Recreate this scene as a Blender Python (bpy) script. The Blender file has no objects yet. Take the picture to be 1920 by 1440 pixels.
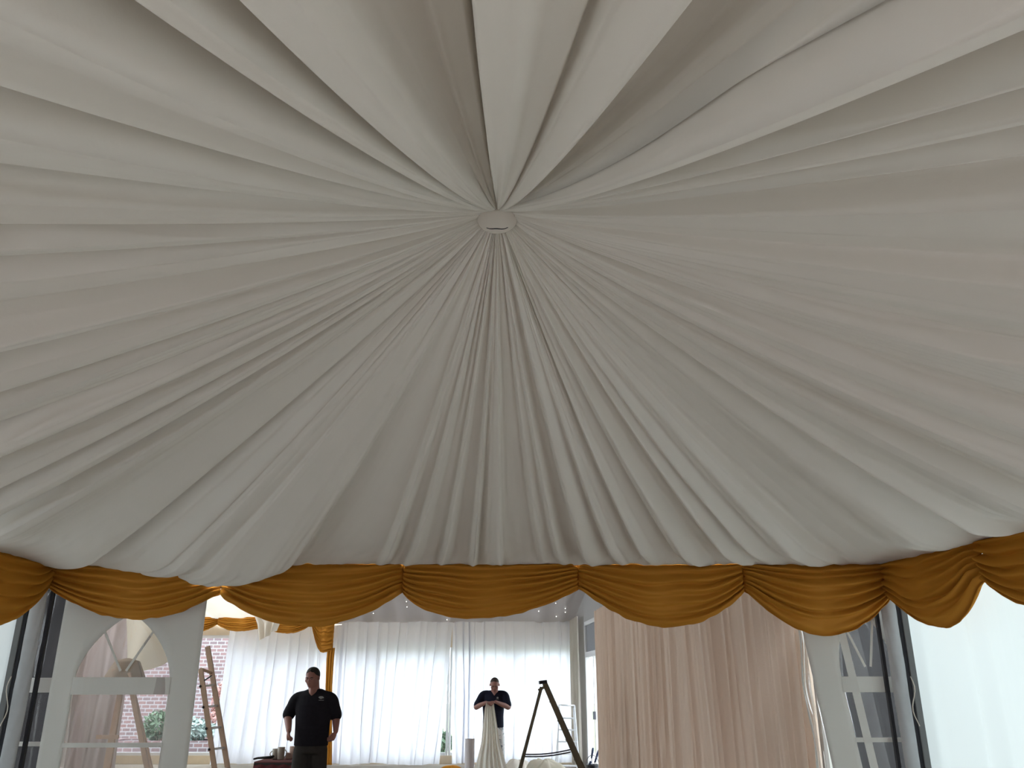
import bpy, bmesh, math, random
import numpy as np
from mathutils import Vector, Matrix

PI = math.pi
SC = bpy.context.scene
COL = SC.collection

# ------------------------------------------------------------------ camera
F = 1554.0
PITCH = math.radians(20.0)
CAM = np.array((0.0, 0.0, 1.6))
cp, sp = math.cos(PITCH), math.sin(PITCH)


def ray(u, v):
    xc = (u - 960.0) / F
    yc = (720.0 - v) / F
    return np.array((xc, cp - yc * sp, sp + yc * cp))


def P(u, v, y):
    """world point on the plane Y = y that shows at photo pixel (u, v)"""
    d = ray(u, v)
    return Vector(CAM + d * (y / d[1]))


def PZ(u, v, z):
    d = ray(u, v)
    return Vector(CAM + d * ((z - CAM[2]) / d[2]))


# ------------------------------------------------------------------ helpers
def tag(o, label=None, cat=None, group=None, kind=None):
    if label: o['label'] = label
    if cat: o['category'] = cat
    if group: o['group'] = group
    if kind: o['kind'] = kind
    return o


def empty(name, loc=(0, 0, 0), label=None, cat=None, group=None):
    o = bpy.data.objects.new(name, None)
    o.empty_display_size = 0.1
    COL.objects.link(o)
    o.location = loc
    return tag(o, label, cat, group)


def link_mesh(name, me, mat, parent=None, smooth=True):
    o = bpy.data.objects.new(name, me)
    COL.objects.link(o)
    if mat is not None:
        me.materials.append(mat)
    if smooth and len(me.polygons):
        me.polygons.foreach_set('use_smooth', np.ones(len(me.polygons), dtype=bool))
    if parent is not None:
        o.parent = parent
        o.matrix_parent_inverse = Matrix.Translation(-Vector(parent_world(parent)))
    return o


def parent_world(p):
    """empties stand at their thing's base; every mesh keeps its origin at the world's"""
    return Vector(p.location) if p.type == 'EMPTY' else Vector((0, 0, 0))


class MB:
    """collects simple shapes in world space and links them as one mesh object"""
    def __init__(self):
        self.v, self.f = [], []

    def add(self, vs, fs):
        n = len(self.v)
        self.v += [tuple(p) for p in vs]
        self.f += [tuple(i + n for i in f) for f in fs]
        return self

    def box(self, c, s, rot=None):
        hx, hy, hz = s[0] / 2, s[1] / 2, s[2] / 2
        vs = [Vector((x, y, z)) for x in (-hx, hx) for y in (-hy, hy) for z in (-hz, hz)]
        if rot is not None:
            vs = [rot @ p for p in vs]
        vs = [p + Vector(c) for p in vs]
        return self.add(vs, [(0, 1, 3, 2), (4, 6, 7, 5), (0, 4, 5, 1), (2, 3, 7, 6), (0, 2, 6, 4), (1, 5, 7, 3)])

    def bar(self, a, b, w, d, side=(0, 1, 0)):
        """rectangular bar from a to b: w across, d along the 'side' direction"""
        a, b = Vector(a), Vector(b)
        t = (b - a).normalized()
        s = Vector(side)
        s = (s - t * s.dot(t)).normalized()
        x = t.cross(s)
        vs = []
        for p in (a, b):
            for i, j in ((-1, -1), (1, -1), (1, 1), (-1, 1)):
                vs.append(p + x * (i * w / 2) + s * (j * d / 2))
        return self.add(vs, [(3, 2, 1, 0), (4, 5, 6, 7), (0, 1, 5, 4), (1, 2, 6, 5), (2, 3, 7, 6), (3, 0, 4, 7)])

    def tube(self, pts, radii, n=12, caps=True, flat=1.0, side=None):
        pts = [Vector(p) for p in pts]
        if not hasattr(radii, '__len__'):
            radii = [radii] * len(pts)
        vs, fs = [], []
        prev = None
        for i, p in enumerate(pts):
            t = (pts[min(i + 1, len(pts) - 1)] - pts[max(i - 1, 0)]).normalized()
            if prev is None:
                s = Vector(side) if side is not None else (Vector((0, 0, 1)) if abs(t.z) < .9 else Vector((1, 0, 0)))
            else:
                s = prev
            s = (s - t * s.dot(t)).normalized()
            prev = s
            b = t.cross(s)
            for k in range(n):
                a = 2 * PI * k / n
                vs.append(p + s * (math.cos(a) * radii[i] * flat) + b * (math.sin(a) * radii[i]))
        for i in range(len(pts) - 1):
            for k in range(n):
                fs.append((i * n + k, i * n + (k + 1) % n, (i + 1) * n + (k + 1) % n, (i + 1) * n + k))
        if caps:
            fs.append(tuple(range(n - 1, -1, -1)))
            m = (len(pts) - 1) * n
            fs.append(tuple(m + k for k in range(n)))
        return self.add(vs, fs)

    def rings(self, rs, n=24):
        """closed loft of horizontal ellipses: (x, y, z, rx, ry)"""
        vs, fs = [], []
        for (x, y, z, rx, ry) in rs:
            for k in range(n):
                a = 2 * PI * k / n
                vs.append((x + rx * math.cos(a), y + ry * math.sin(a), z))
        for i in range(len(rs) - 1):
            for k in range(n):
                fs.append((i * n + k, i * n + (k + 1) % n, (i + 1) * n + (k + 1) % n, (i + 1) * n + k))
        fs.append(tuple(range(n - 1, -1, -1)))
        m = (len(rs) - 1) * n
        fs.append(tuple(m + k for k in range(n)))
        return self.add(vs, fs)

    def ball(self, c, r, n=14, m=9, rot=None):
        if not hasattr(r, '__len__'):
            r = (r, r, r)
        vs, fs = [], []
        for i in range(1, m):
            ph = PI * i / m
            for k in range(n):
                a = 2 * PI * k / n
                p = Vector((r[0] * math.sin(ph) * math.cos(a), r[1] * math.sin(ph) * math.sin(a), r[2] * math.cos(ph)))
                if rot is not None: p = rot @ p
                vs.append(p + Vector(c))
        top = Vector((0, 0, r[2])); bot = Vector((0, 0, -r[2]))
        if rot is not None: top, bot = rot @ top, rot @ bot
        vs += [top + Vector(c), bot + Vector(c)]
        T, B = len(vs) - 2, len(vs) - 1
        for i in range(m - 2):
            for k in range(n):
                fs.append((i * n + k, (i + 1) * n + k, (i + 1) * n + (k + 1) % n, i * n + (k + 1) % n))
        for k in range(n):
            fs.append((T, k, (k + 1) % n))
            fs.append((B, (m - 2) * n + (k + 1) % n, (m - 2) * n + k))
        return self.add(vs, fs)

    def build(self, name, mat, parent=None, smooth=False, bevel=0, remesh=0, smooth_it=0):
        me = bpy.data.meshes.new(name)
        me.from_pydata(self.v, [], self.f)
        me.update()
        o = link_mesh(name, me, mat, parent, smooth)
        if remesh:
            md = o.modifiers.new('remesh', 'REMESH'); md.mode = 'VOXEL'; md.voxel_size = remesh; md.use_smooth_shade = True
        if smooth_it:
            md = o.modifiers.new('smooth', 'SMOOTH'); md.factor = .5; md.iterations = smooth_it
        if bevel:
            md = o.modifiers.new('bevel', 'BEVEL'); md.width = bevel; md.segments = 2; md.limit_method = 'ANGLE'
        return o


def grid_obj(name, X, Y, Z, mat, parent=None, wrap=False, thick=0):
    """mesh from three n x m arrays"""
    n, m = X.shape
    co = np.stack((X, Y, Z), -1).reshape(-1, 3).astype(np.float32)
    ii = np.arange(n - 1 if not wrap else n)
    jj = np.arange(m - 1)
    I, J = np.meshgrid(ii, jj, indexing='ij')
    I2 = (I + 1) % n
    q = np.stack((I * m + J, I2 * m + J, I2 * m + J + 1, I * m + J + 1), -1).reshape(-1, 4).astype(np.int32)
    me = bpy.data.meshes.new(name)
    me.vertices.add(len(co)); me.vertices.foreach_set('co', co.ravel())
    me.loops.add(q.size); me.loops.foreach_set('vertex_index', q.ravel())
    me.polygons.add(len(q)); me.polygons.foreach_set('loop_start', np.arange(0, q.size, 4, dtype=np.int32))
    me.update(calc_edges=True)
    me.validate()
    o = link_mesh(name, me, mat, parent, True)
    if thick:
        md = o.modifiers.new('thick', 'SOLIDIFY'); md.thickness = thick; md.offset = 0
    return o


def cosint(x, xs, ys):
    """cosine interpolation through (xs, ys)"""
    xs = np.asarray(xs, float); ys = np.asarray(ys, float)
    i = np.clip(np.searchsorted(xs, x) - 1, 0, len(xs) - 2)
    t = np.clip((x - xs[i]) / np.maximum(xs[i + 1] - xs[i], 1e-9), 0, 1)
    t = .5 - .5 * np.cos(PI * t)
    return ys[i] * (1 - t) + ys[i + 1] * t


def vnoise(x, seed, n=512):
    """periodic 1-D value noise, period n, range -1..1"""
    tab = np.random.RandomState(seed).uniform(-1, 1, n)
    i = np.floor(x).astype(int)
    t = x - i
    t = t * t * (3 - 2 * t)
    return tab[i % n] * (1 - t) + tab[(i + 1) % n] * t


def fold_profile(L, spacing, seed):
    """random alternating fold heights along a length: returns (xs, ys)"""
    r = random.Random(seed)
    xs, ys, x, k = [-.3], [.5], -.2, 0
    while x < L + .3:
        xs.append(x)
        ys.append(r.uniform(.55, 1.0) if k % 2 else r.uniform(0, .4))
        x += spacing * r.uniform(.3, .85)
        k += 1
    return xs, ys


# ------------------------------------------------------------------ materials
def mat(name):
    m = bpy.data.materials.new(name)
    m.use_nodes = True
    nt = m.node_tree
    nt.nodes.clear()
    out = nt.nodes.new('ShaderNodeOutputMaterial')
    return m, nt, out


def N(nt, typ, **kw):
    n = nt.nodes.new(typ)
    for k, v in kw.items():
        n.inputs[k].default_value = v
    return n


def simple(name, col, rough=.6, metal=0, spec=.5, noise=0, nscale=8, emit=None):
    m, nt, out = mat(name)
    b = N(nt, 'ShaderNodeBsdfPrincipled', Roughness=rough, Metallic=metal)
    b.inputs['Specular IOR Level'].default_value = spec
    c = (*col, 1)
    b.inputs['Base Color'].default_value = c
    if noise:
        tc = nt.nodes.new('ShaderNodeTexCoord')
        t = N(nt, 'ShaderNodeTexNoise', Scale=nscale, Detail=5)
        nt.links.new(tc.outputs['Object'], t.inputs['Vector'])
        rmp = nt.nodes.new('ShaderNodeMix'); rmp.data_type = 'RGBA'
        rmp.inputs[6].default_value = tuple(x * (1 - noise) for x in col) + (1,)
        rmp.inputs[7].default_value = tuple(min(1, x * (1 + noise)) for x in col) + (1,)
        nt.links.new(t.outputs['Fac'], rmp.inputs[0])
        nt.links.new(rmp.outputs[2], b.inputs['Base Color'])
    if emit:
        b.inputs['Emission Color'].default_value = (*emit[:3], 1)
        b.inputs['Emission Strength'].default_value = emit[3]
    nt.links.new(b.outputs[0], out.inputs[0])
    return m


def cloth(name, col, trans=.3, tcol=None, sheen=0, weave=0, gloss=0):
    """diffuse + translucent woven cloth"""
    m, nt, out = mat(name)
    d = N(nt, 'ShaderNodeBsdfDiffuse', Color=(*col, 1), Roughness=.6)
    last = d
    if weave:
        tc = nt.nodes.new('ShaderNodeTexCoord')
        t = N(nt, 'ShaderNodeTexNoise', Scale=weave, Detail=6)
        nt.links.new(tc.outputs['Object'], t.inputs['Vector'])
        bp = N(nt, 'ShaderNodeBump', Strength=.08, Distance=.01)
        nt.links.new(t.outputs['Fac'], bp.inputs['Height'])
        nt.links.new(bp.outputs[0], d.inputs['Normal'])
    if trans:
        tr = N(nt, 'ShaderNodeBsdfTranslucent', Color=(*(tcol or col), 1))
        mx = N(nt, 'ShaderNodeMixShader', Fac=trans)
        nt.links.new(d.outputs[0], mx.inputs[1]); nt.links.new(tr.outputs[0], mx.inputs[2])
        last = mx
    if gloss:
        g = N(nt, 'ShaderNodeBsdfAnisotropic', Color=(min(1, col[0] * 1.6), min(1, col[1] * 1.6), min(1, col[2] * 1.8 + .05), 1), Roughness=.45)
        mx = N(nt, 'ShaderNodeMixShader', Fac=gloss)
        nt.links.new(last.outputs[0], mx.inputs[1]); nt.links.new(g.outputs[0], mx.inputs[2])
        last = mx
    nt.links.new(last.outputs[0], out.inputs[0])
    return m


def film(name, tint=(.93, .95, .95), haze=.08, gloss=.1, rough=.06):
    m, nt, out = mat(name)
    t = N(nt, 'ShaderNodeBsdfTransparent', Color=(*tint, 1))
    g = N(nt, 'ShaderNodeBsdfAnisotropic', Color=(1, 1, 1, 1), Roughness=rough)
    d = N(nt, 'ShaderNodeBsdfDiffuse', Color=(.8, .8, .8, 1))
    a = N(nt, 'ShaderNodeMixShader', Fac=haze)
    nt.links.new(t.outputs[0], a.inputs[1]); nt.links.new(d.outputs[0], a.inputs[2])
    lw = N(nt, 'ShaderNodeLayerWeight', Blend=.25)
    mul = nt.nodes.new('ShaderNodeMath'); mul.operation = 'MULTIPLY_ADD'
    mul.inputs[1].default_value = .28; mul.inputs[2].default_value = gloss * .4
    nt.links.new(lw.outputs['Fresnel'], mul.inputs[0])
    b = nt.nodes.new('ShaderNodeMixShader')
    nt.links.new(mul.outputs[0], b.inputs[0])
    nt.links.new(a.outputs[0], b.inputs[1]); nt.links.new(g.outputs[0], b.inputs[2])
    nt.links.new(b.outputs[0], out.inputs[0])
    return m


def brick(name):
    m, nt, out = mat(name)
    tc = nt.nodes.new('ShaderNodeTexCoord')
    mp = nt.nodes.new('ShaderNodeMapping'); mp.inputs['Rotation'].default_value = (PI / 2, 0, 0)
    nt.links.new(tc.outputs['Object'], mp.inputs['Vector'])
    b = nt.nodes.new('ShaderNodeTexBrick')
    b.inputs['Scale'].default_value = 1.0
    b.inputs['Color1'].default_value = (.20, .12, .12, 1)
    b.inputs['Color2'].default_value = (.14, .10, .11, 1)
    b.inputs['Mortar'].default_value = (.29, .28, .30, 1)
    b.inputs['Brick Width'].default_value = .225
    b.inputs['Row Height'].default_value = .10
    b.inputs['Mortar Size'].default_value = .014
    nt.links.new(mp.outputs[0], b.inputs['Vector'])
    p = N(nt, 'ShaderNodeBsdfPrincipled', Roughness=.9)
    nt.links.new(b.outputs['Color'], p.inputs['Base Color'])
    nt.links.new(p.outputs[0], out.inputs[0])
    return m


M = {}
M['lining'] = cloth('ivory lining', (.73, .685, .62), trans=0, weave=60, gloss=.06)
M['hub'] = cloth('ivory hub cloth', (.70, .64, .57), trans=.05)
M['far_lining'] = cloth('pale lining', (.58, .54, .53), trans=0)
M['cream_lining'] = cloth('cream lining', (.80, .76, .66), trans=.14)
M['gold'] = cloth('gold satin', (.52, .235, .032), trans=.12, tcol=(.62, .26, .03), gloss=.12)
M['sheer'] = cloth('white sheer', (.78, .78, .78), trans=.55, tcol=(.86, .88, .96))
M['cream_sheer'] = cloth('cream sheer', (.74, .69, .60), trans=.5, tcol=(.86, .83, .76))
M['beige'] = cloth('beige drape', (.86, .71, .59), trans=.08, weave=50)
M['wall_cloth'] = cloth('white tent wall', (.76, .78, .77), trans=.4, tcol=(.46, .50, .50))
M['grey_cloth'] = cloth('grey lining', (.40, .37, .35), trans=.05)
M['pvc'] = cloth('white pvc', (.80, .79, .75), trans=.18, tcol=(.8, .8, .78))
M['film'] = film('clear pvc film', tint=(.80, .76, .75), haze=.08)
M['film_dark'] = film('clear pvc film askew', tint=(.85, .85, .86), haze=.03, gloss=.03, rough=.3)
M['film2'] = film('cloudy pvc film', haze=.2, gloss=.0, rough=.3)
M['glass'] = film('window glass', tint=(.95, .97, .97), haze=.0, gloss=.04, rough=.02)
M['post_sleeve'] = simple('grey post sleeve', (.46, .47, .48), .9, spec=.15, noise=.1, nscale=12)
M['alu'] = simple('aluminium', (.17, .175, .175), .6, metal=.2)
M['dark_gap'] = simple('dark rubber', (.02, .02, .025), .8)
M['near_black'] = simple('dark sheets', (.016, .0155, .017), .8, noise=.35, nscale=6)  # shade of the unlit gap put into the colour; also the hub seam
M['frame_white'] = simple('white frame', (.74, .75, .76), .5)
M['header'] = simple('header board', (.42, .41, .40), .8)
M['header_grey'] = simple('grey screen', (.26, .27, .29), .7)
M['cream_board'] = simple('cream board', (.70, .58, .42), .7, noise=.08)
M['mauve_reflection'] = cloth('mauve grey reflection cloth', (.46, .40, .39), trans=.12)  # colour of the window film's reflections, put on a cloth
M['floor'] = simple('beige carpet floor', (.30, .265, .22), .9, noise=.12, nscale=30)
M['ground'] = simple('grass ground', (.16, .19, .10), .95, noise=.4, nscale=4)
M['paving'] = simple('stone paving', (.42, .40, .37), .9, noise=.15, nscale=5)
M['brick'] = brick('brick wall')
M['leaf'] = simple('shrub leaves', (.10, .16, .10), .8, noise=.5, nscale=9)
M['leaf_blue'] = simple('silvery shrub leaves', (.34, .42, .40), .8, noise=.35, nscale=9)
M['leaf_red'] = simple('russet shrub leaves', (.40, .22, .20), .8, noise=.35, nscale=9)
M['skin'] = simple('skin', (.33, .155, .125), .55, noise=.06, nscale=20)
M['skin2'] = simple('fair skin', (.33, .165, .14), .55, noise=.06, nscale=20)
M['hair'] = simple('dark hair', (.018, .014, .012), .7, noise=.3, nscale=80)
M['hair_short'] = simple('cropped hair', (.07, .05, .045), .8, noise=.3, nscale=120)
M['black_polo'] = simple('black polo cotton', (.012, .011, .016), .85, spec=.2, noise=.3, nscale=30)
M['navy_polo'] = simple('navy polo cotton', (.012, .014, .03), .85, spec=.2, noise=.3, nscale=30)
M['dark_trouser'] = simple('charcoal trousers', (.035, .032, .03), .85, spec=.2, noise=.3, nscale=20)
M['shoe'] = simple('black shoe leather', (.02, .02, .02), .5)
M['eye'] = simple('eye white', (.24, .21, .2), .4)
M['iris'] = simple('dark iris', (.02, .015, .01), .3)
M['lip'] = simple('lips', (.30, .12, .10), .5)
M['emblem'] = simple('pale emblem thread', (.26, .27, .27), .8)
M['timber'] = simple('pale timber', (.50, .36, .27), .6, noise=.12, nscale=14)
M['khaki'] = simple('weathered timber', (.125, .105, .068), .7, noise=.25, nscale=12)
M['steel'] = simple('zinc steel', (.10, .10, .12), .45, metal=.5)
M['silver'] = simple('silver aluminium', (.72, .74, .77), .35, metal=.55)
M['black_plastic'] = simple('black plastic', (.012, .012, .016), .5)
M['blue_plastic'] = simple('dark blue plastic', (.012, .022, .07), .45)
M['red_cloth'] = simple('dark red cloth', (.13, .028, .032), .9, noise=.3)
M['dark_box'] = simple('dark grey box', (.05, .045, .045), .8, noise=.3)
M['mug'] = simple('stoneware mug', (.40, .36, .31), .45)
M['cardboard'] = simple('pale card', (.55, .40, .34), .8)
M['white_tube'] = simple('white card tube', (.70, .68, .72), .7)
M['white_scrap'] = cloth('white scrap cloth', (.80, .75, .68), trans=.12)
M['fairy'] = simple('fairy bulb', (1, 1, 1), .4, emit=(1, .97, .92, 3))
M['tan_cloth'] = cloth('tan cloth', (.42, .34, .27), trans=.1)


def mottled(name):
    m, nt, out = mat(name)
    tc = nt.nodes.new('ShaderNodeTexCoord')
    t = N(nt, 'ShaderNodeTexNoise', Scale=14, Detail=4)
    nt.links.new(tc.outputs['Object'], t.inputs['Vector'])
    r = nt.nodes.new('ShaderNodeValToRGB')
    r.color_ramp.elements[0].position = .40; r.color_ramp.elements[0].color = (.20, .24, .28, 1)
    r.color_ramp.elements[1].position = .50; r.color_ramp.elements[1].color = (.78, .80, .82, 1)
    nt.links.new(t.outputs['Fac'], r.inputs[0])
    p = N(nt, 'ShaderNodeBsdfPrincipled', Roughness=.9)
    nt.links.new(r.outputs[0], p.inputs['Base Color'])
    nt.links.new(p.outputs[0], out.inputs[0])
    return m


M['mottled'] = mottled('pale mottled trousers')

# ------------------------------------------------------------------ front tent lining
BL = np.array((-3.36, 6.06)); BR = np.array((2.70, 6.06))
FR = np.array((3.38, -.25)); FL = np.array((-3.42, -.25))
HUB = np.array((-.064, 3.1)); ZH = 3.50; ZE = 2.41
R0 = .055
SAG = .10


def bound_R(th):
    """distance from the hub to the eave line, per plan angle"""
    c, s = np.cos(th), np.sin(th)
    R = np.full(np.shape(th), 1e9)
    q = [BL, BR, FR, FL]
    for a, b in zip(q, q[1:] + q[:1]):
        e = b - a
        w = a - HUB
        den = c * e[1] - s * e[0]
        den = np.where(np.abs(den) < 1e-9, 1e-9, den)
        r = (w[0] * e[1] - w[1] * e[0]) / den
        t = np.where(np.abs(e[0]) > np.abs(e[1]), (r * c - w[0]) / (e[0] if abs(e[0]) > 1e-9 else 1e-9),
                     (r * s - w[1]) / (e[1] if abs(e[1]) > 1e-9 else 1e-9))
        ok = (r > 0) & (t > -1e-4) & (t < 1 + 1e-4)
        R = np.where(ok, np.minimum(R, r), R)
    return R


def base_z(s):
    return ZH + (ZE - ZH) * s - SAG * 4 * s * (1 - s)


def theta_px(u, v, hang=0.0):
    """plan angle about the hub of the lining point seen at (u, v)"""
    d = ray(u, v)
    lo, hi = .3, 12.0
    for t in np.linspace(.3, 12, 1500):
        p = CAM + d * t
        w = p[:2] - HUB
        th = math.atan2(w[1], w[0])
        r = math.hypot(*w)
        s = r / float(bound_R(np.array(th)))
        if p[2] > base_z(min(s, 1.3)) - hang * r * (1 if s < .84 else .3):
            break
    return th


# fold heights read from the photograph: position of a fold and how far it hangs (0 = drawn up, 1 = hangs)
KT, KS, KE = .080, .098, .055
folds = []
for v, h in ((1040, .2), (1005, .5), (985, .1), (960, .8), (945, .75), (938, .25), (915, .8), (890, .7), (880, .3), (850, 1), (835, .95),
             (822, .2), (790, .5), (770, .75), (745, .3), (730, .85), (700, .7), (690, .3), (660, .35), (645, 1), (600, .6), (570, .3),
             (550, .85), (530, .8), (512, .15), (480, .6), (465, .9), (440, .2), (424, .15), (417, .95), (380, .9), (340, .35), (310, .4),
             (295, .95), (250, 1.05), (228, .15), (200, .5), (160, .65), (150, .85), (80, .75), (20, 1.0)):
    folds.append((0, v, h * KS * 1.15))
for u, h in ((60, .7), (150, .4), (260, .15), (270, 1.15), (330, 1.1), (400, .7), (453, .25), (464, 1.15), (560, 1.15), (640, .85),
             (720, .45), (800, .25), (815, .42), (880, .36), (897, .1), (903, 1.2), (980, 1.1), (1040, .85), (1112, .8), (1118, .6), (1165, .85), (1283, 1.2), (1291, .25),
             (1380, .2), (1450, .5), (1600, .6), (1725, .6), (1750, 1.15), (1760, .5)):
    folds.append((u, 0, h * KT))
for v, h in ((-40, .7), (8, 1.25), (20, .1), (80, .15), (120, .4), (160, .85), (170, .4), (215, .7), (225, .85), (233, .35), (288, .8),
             (298, .1)):
    folds.append((1920, v, h * KT * 1.3))
for v, h in ((330, .2), (390, .6), (440, .5), (480, .35), (540, .7), (590, .75), (630, .45), (645, .35), (690, .7), (730, .5), (760, .3),
             (800, .7), (850, .5), (880, .8), (910, .3), (950, .65), (975, .3), (1000, .5)):
    folds.append((1920, v, h * KS * 1.5))
for u, h in ((1620, .2), (1590, .1), (1560, .6), (1530, .85), (1500, .5), (1480, .2), (1440, .7), (1420, .3), (1390, .9), (1370, .3),
             (1345, .15), (1310, 1), (1295, .7), (1285, .2), (1250, .4), (1225, .85), (1210, .3), (1180, .5), (1165, .9), (1150, .3),
             (1110, 1), (1095, .3), (1070, .2), (1055, .8), (1040, .3), (1020, .6), (1005, .2), (960, .25), (946, .3), (941, 1), (915, .7),
             (900, .4), (890, 1), (880, .3), (850, .35), (830, .8), (822, .3), (790, .4), (765, .9), (758, .3), (735, .4), (715, .85),
             (705, .25), (650, .2), (600, .2), (553, .25), (545, 1.25), (500, 1.25), (450, 1.1), (400, 1.2), (380, .9), (330, 1.1), (300, .8),
             (270, .9), (200, .5), (150, .15), (125, .1), (116, .9)):
    folds.append((u, 1058, h * KE))

NT, NR = 2600, 150
th = np.linspace(-PI, PI, NT, endpoint=False)
# rim order is also plan order; a fold that hangs in front of its neighbour pushes that neighbour behind it
raw = np.unwrap([theta_px(u, v, h) for u, v, h in folds])
tk = [None] * len(folds)
for i in sorted(range(len(folds)), key=lambda i: -folds[i][2]):
    lo = max([tk[j] + .0035 * (i - j) for j in range(i) if tk[j] is not None], default=-99)
    hi = min([tk[j] - .0035 * (j - i) for j in range(i + 1, len(folds)) if tk[j] is not None], default=99)
    tk[i] = (lo + hi) / 2 if lo > hi else min(max(raw[i], lo), hi)
fk = sorted(((t + PI) % (2 * PI) - PI, f[2]) for t, f in zip(tk, folds))
# unseen front sector: quiet folds of the same kind
rr = random.Random(5)
seen = [a for a, _ in fk]
gap = sorted(zip([b - a for a, b in zip(seen, seen[1:])], seen, seen[1:]))[-1]
x = gap[1] + .06; k = 0
while x < gap[2] - .04:
    fk.append((x, (rr.uniform(.6, 1) if k % 2 else rr.uniform(0, .4)) * KT * .8)); x += rr.uniform(.05, .13); k += 1
fk.sort()
ka = np.array([a for a, _ in fk]); kh = np.array([h for _, h in fk])
ka = np.concatenate((ka[-3:] - 2 * PI, ka, ka[:3] + 2 * PI)); kh = np.concatenate((kh[-3:], kh, kh[:3]))

sv = np.linspace(0, 1, NR) ** 1.25
TH, S = np.meshgrid(th, sv, indexing='ij')
Rb = bound_R(th)[:, None]
RAD = R0 + (Rb - R0) * S
# slow wander of each fold on its way down
wob = .012 * np.sin(3.1 * S + 5 * np.sin(TH * 2)) * np.sin(TH * 7) + .010 * vnoise(S * 3 + 40 * np.sin(TH), 3)
TW = TH + .3 * wob * (1 - (1 - S) ** 4)
h = cosint(((TW + PI) % (2 * PI)) - PI, ka, kh)
fine = vnoise((TW + PI) / (2 * PI) * 256, 11, 256) * .5 + vnoise((TW + PI) / (2 * PI) * 512, 12, 512) * .25
env = .35 + .65 * vnoise((TH + PI) / (2 * PI) * 24, 15, 24) ** 2
bend = vnoise(S * 9 + 30 * np.sin(TH * 1.5) + vnoise((TH + PI) / (2 * PI) * 64, 9, 64) * 3, 13)
disp = RAD * (h + .0075 * fine * env * (.45 + .75 * np.exp(-((TH - PI / 2) / .75) ** 2)) * (.6 + .6 * bend))
# pinched gathers around the hub
g = np.abs(np.sin((TH + .25 * vnoise((TH + PI) / (2 * PI) * 48, 21, 48)) * 29)) + .5 * vnoise((TH + PI) / (2 * PI) * 128, 22, 128)
disp += .07 * RAD * g * np.exp(-(RAD - R0) / .55)
# ruffles where the cloth is gathered on the eave
px = HUB[0] + RAD * np.cos(TH); py = HUB[1] + RAD * np.sin(TH)
arc = np.cumsum(np.hypot(np.diff(px[:, -1], append=px[0, -1]), np.diff(py[:, -1], append=py[0, -1])))[:, None] + 0 * S
near = np.exp(-(1 - S) * (Rb - R0) / .32)
ruf = vnoise(arc * 13 + 1.2 * np.sin(S * 30), 31) * .6 + vnoise(arc * 27, 32) * .4
disp += .028 * ruf * near * (.5 + .5 * S)
PZ_ = base_z(S)
# cloth hanging slack over the left end of the back eave
slack = np.zeros_like(S)
bx = HUB[0] + Rb * np.cos(TH); by = HUB[1] + Rb * np.sin(TH)
onback = (by > 6.0)
xs_ = [-3.36, -3.05, -2.75, -2.55, -2.42, -2.30, -2.16, -2.02, -1.92, -1.78, -1.62, -1.5]
ys_ = [0, .012, .04, .078, .07, .125, .15, .138, .10, .048, .012, 0]
slack = np.where(onback, np.interp(bx, xs_, ys_), 0) * (S ** 3.2)
# eave hem never rises above its rope
nx = -np.cos(TH) * .25; ny = -np.sin(TH) * .25
fade = np.where(S > .84, 1 - .93 * ((S - .84) / .16) ** 1.3, 1)
disp = disp * fade + .011 * (vnoise(arc * 9, 41) * .6 + vnoise(arc * 21 + S * 2, 42) * .5 - .2) * np.exp(-(1 - S) * (Rb - R0) / .12)
X = px + nx * disp; Y = py + ny * disp
Y = Y - np.where(onback, slack * .35, 0)
Z = PZ_ - disp * .97 + .012 * S - slack
lin = grid_obj('ceiling', X, Y, Z, M['lining'], wrap=True)
tag(lin, 'pleated ivory fabric lining radiating from a central hub over the tent', 'ceiling lining', kind='structure')
# hub button with its seam
hb = MB()
zc = ZH - .035
rs = []
for i in range(9):
    a = i / 8 * PI / 2
    rs.append((HUB[0], HUB[1], zc + .02 - .055 * math.sin(a), max(.001, .088 * math.cos(a)), max(.001, .088 * math.cos(a))))
hb.rings(rs, 32)
hub = hb.build('hub_cover', M['hub'], lin, smooth=True)
sm = MB()
pts = [(HUB[0] - .052 + i * .0105, HUB[1] - .004 + .004 * math.sin(i), zc - .0335 + .0009 * (i - 5) ** 2 * .55) for i in range(11)]
sm.tube(pts, [.001] + [.004] * 9 + [.001], n=8)
sm.build('hub_seam', M['near_black'], hub, smooth=True)


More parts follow.
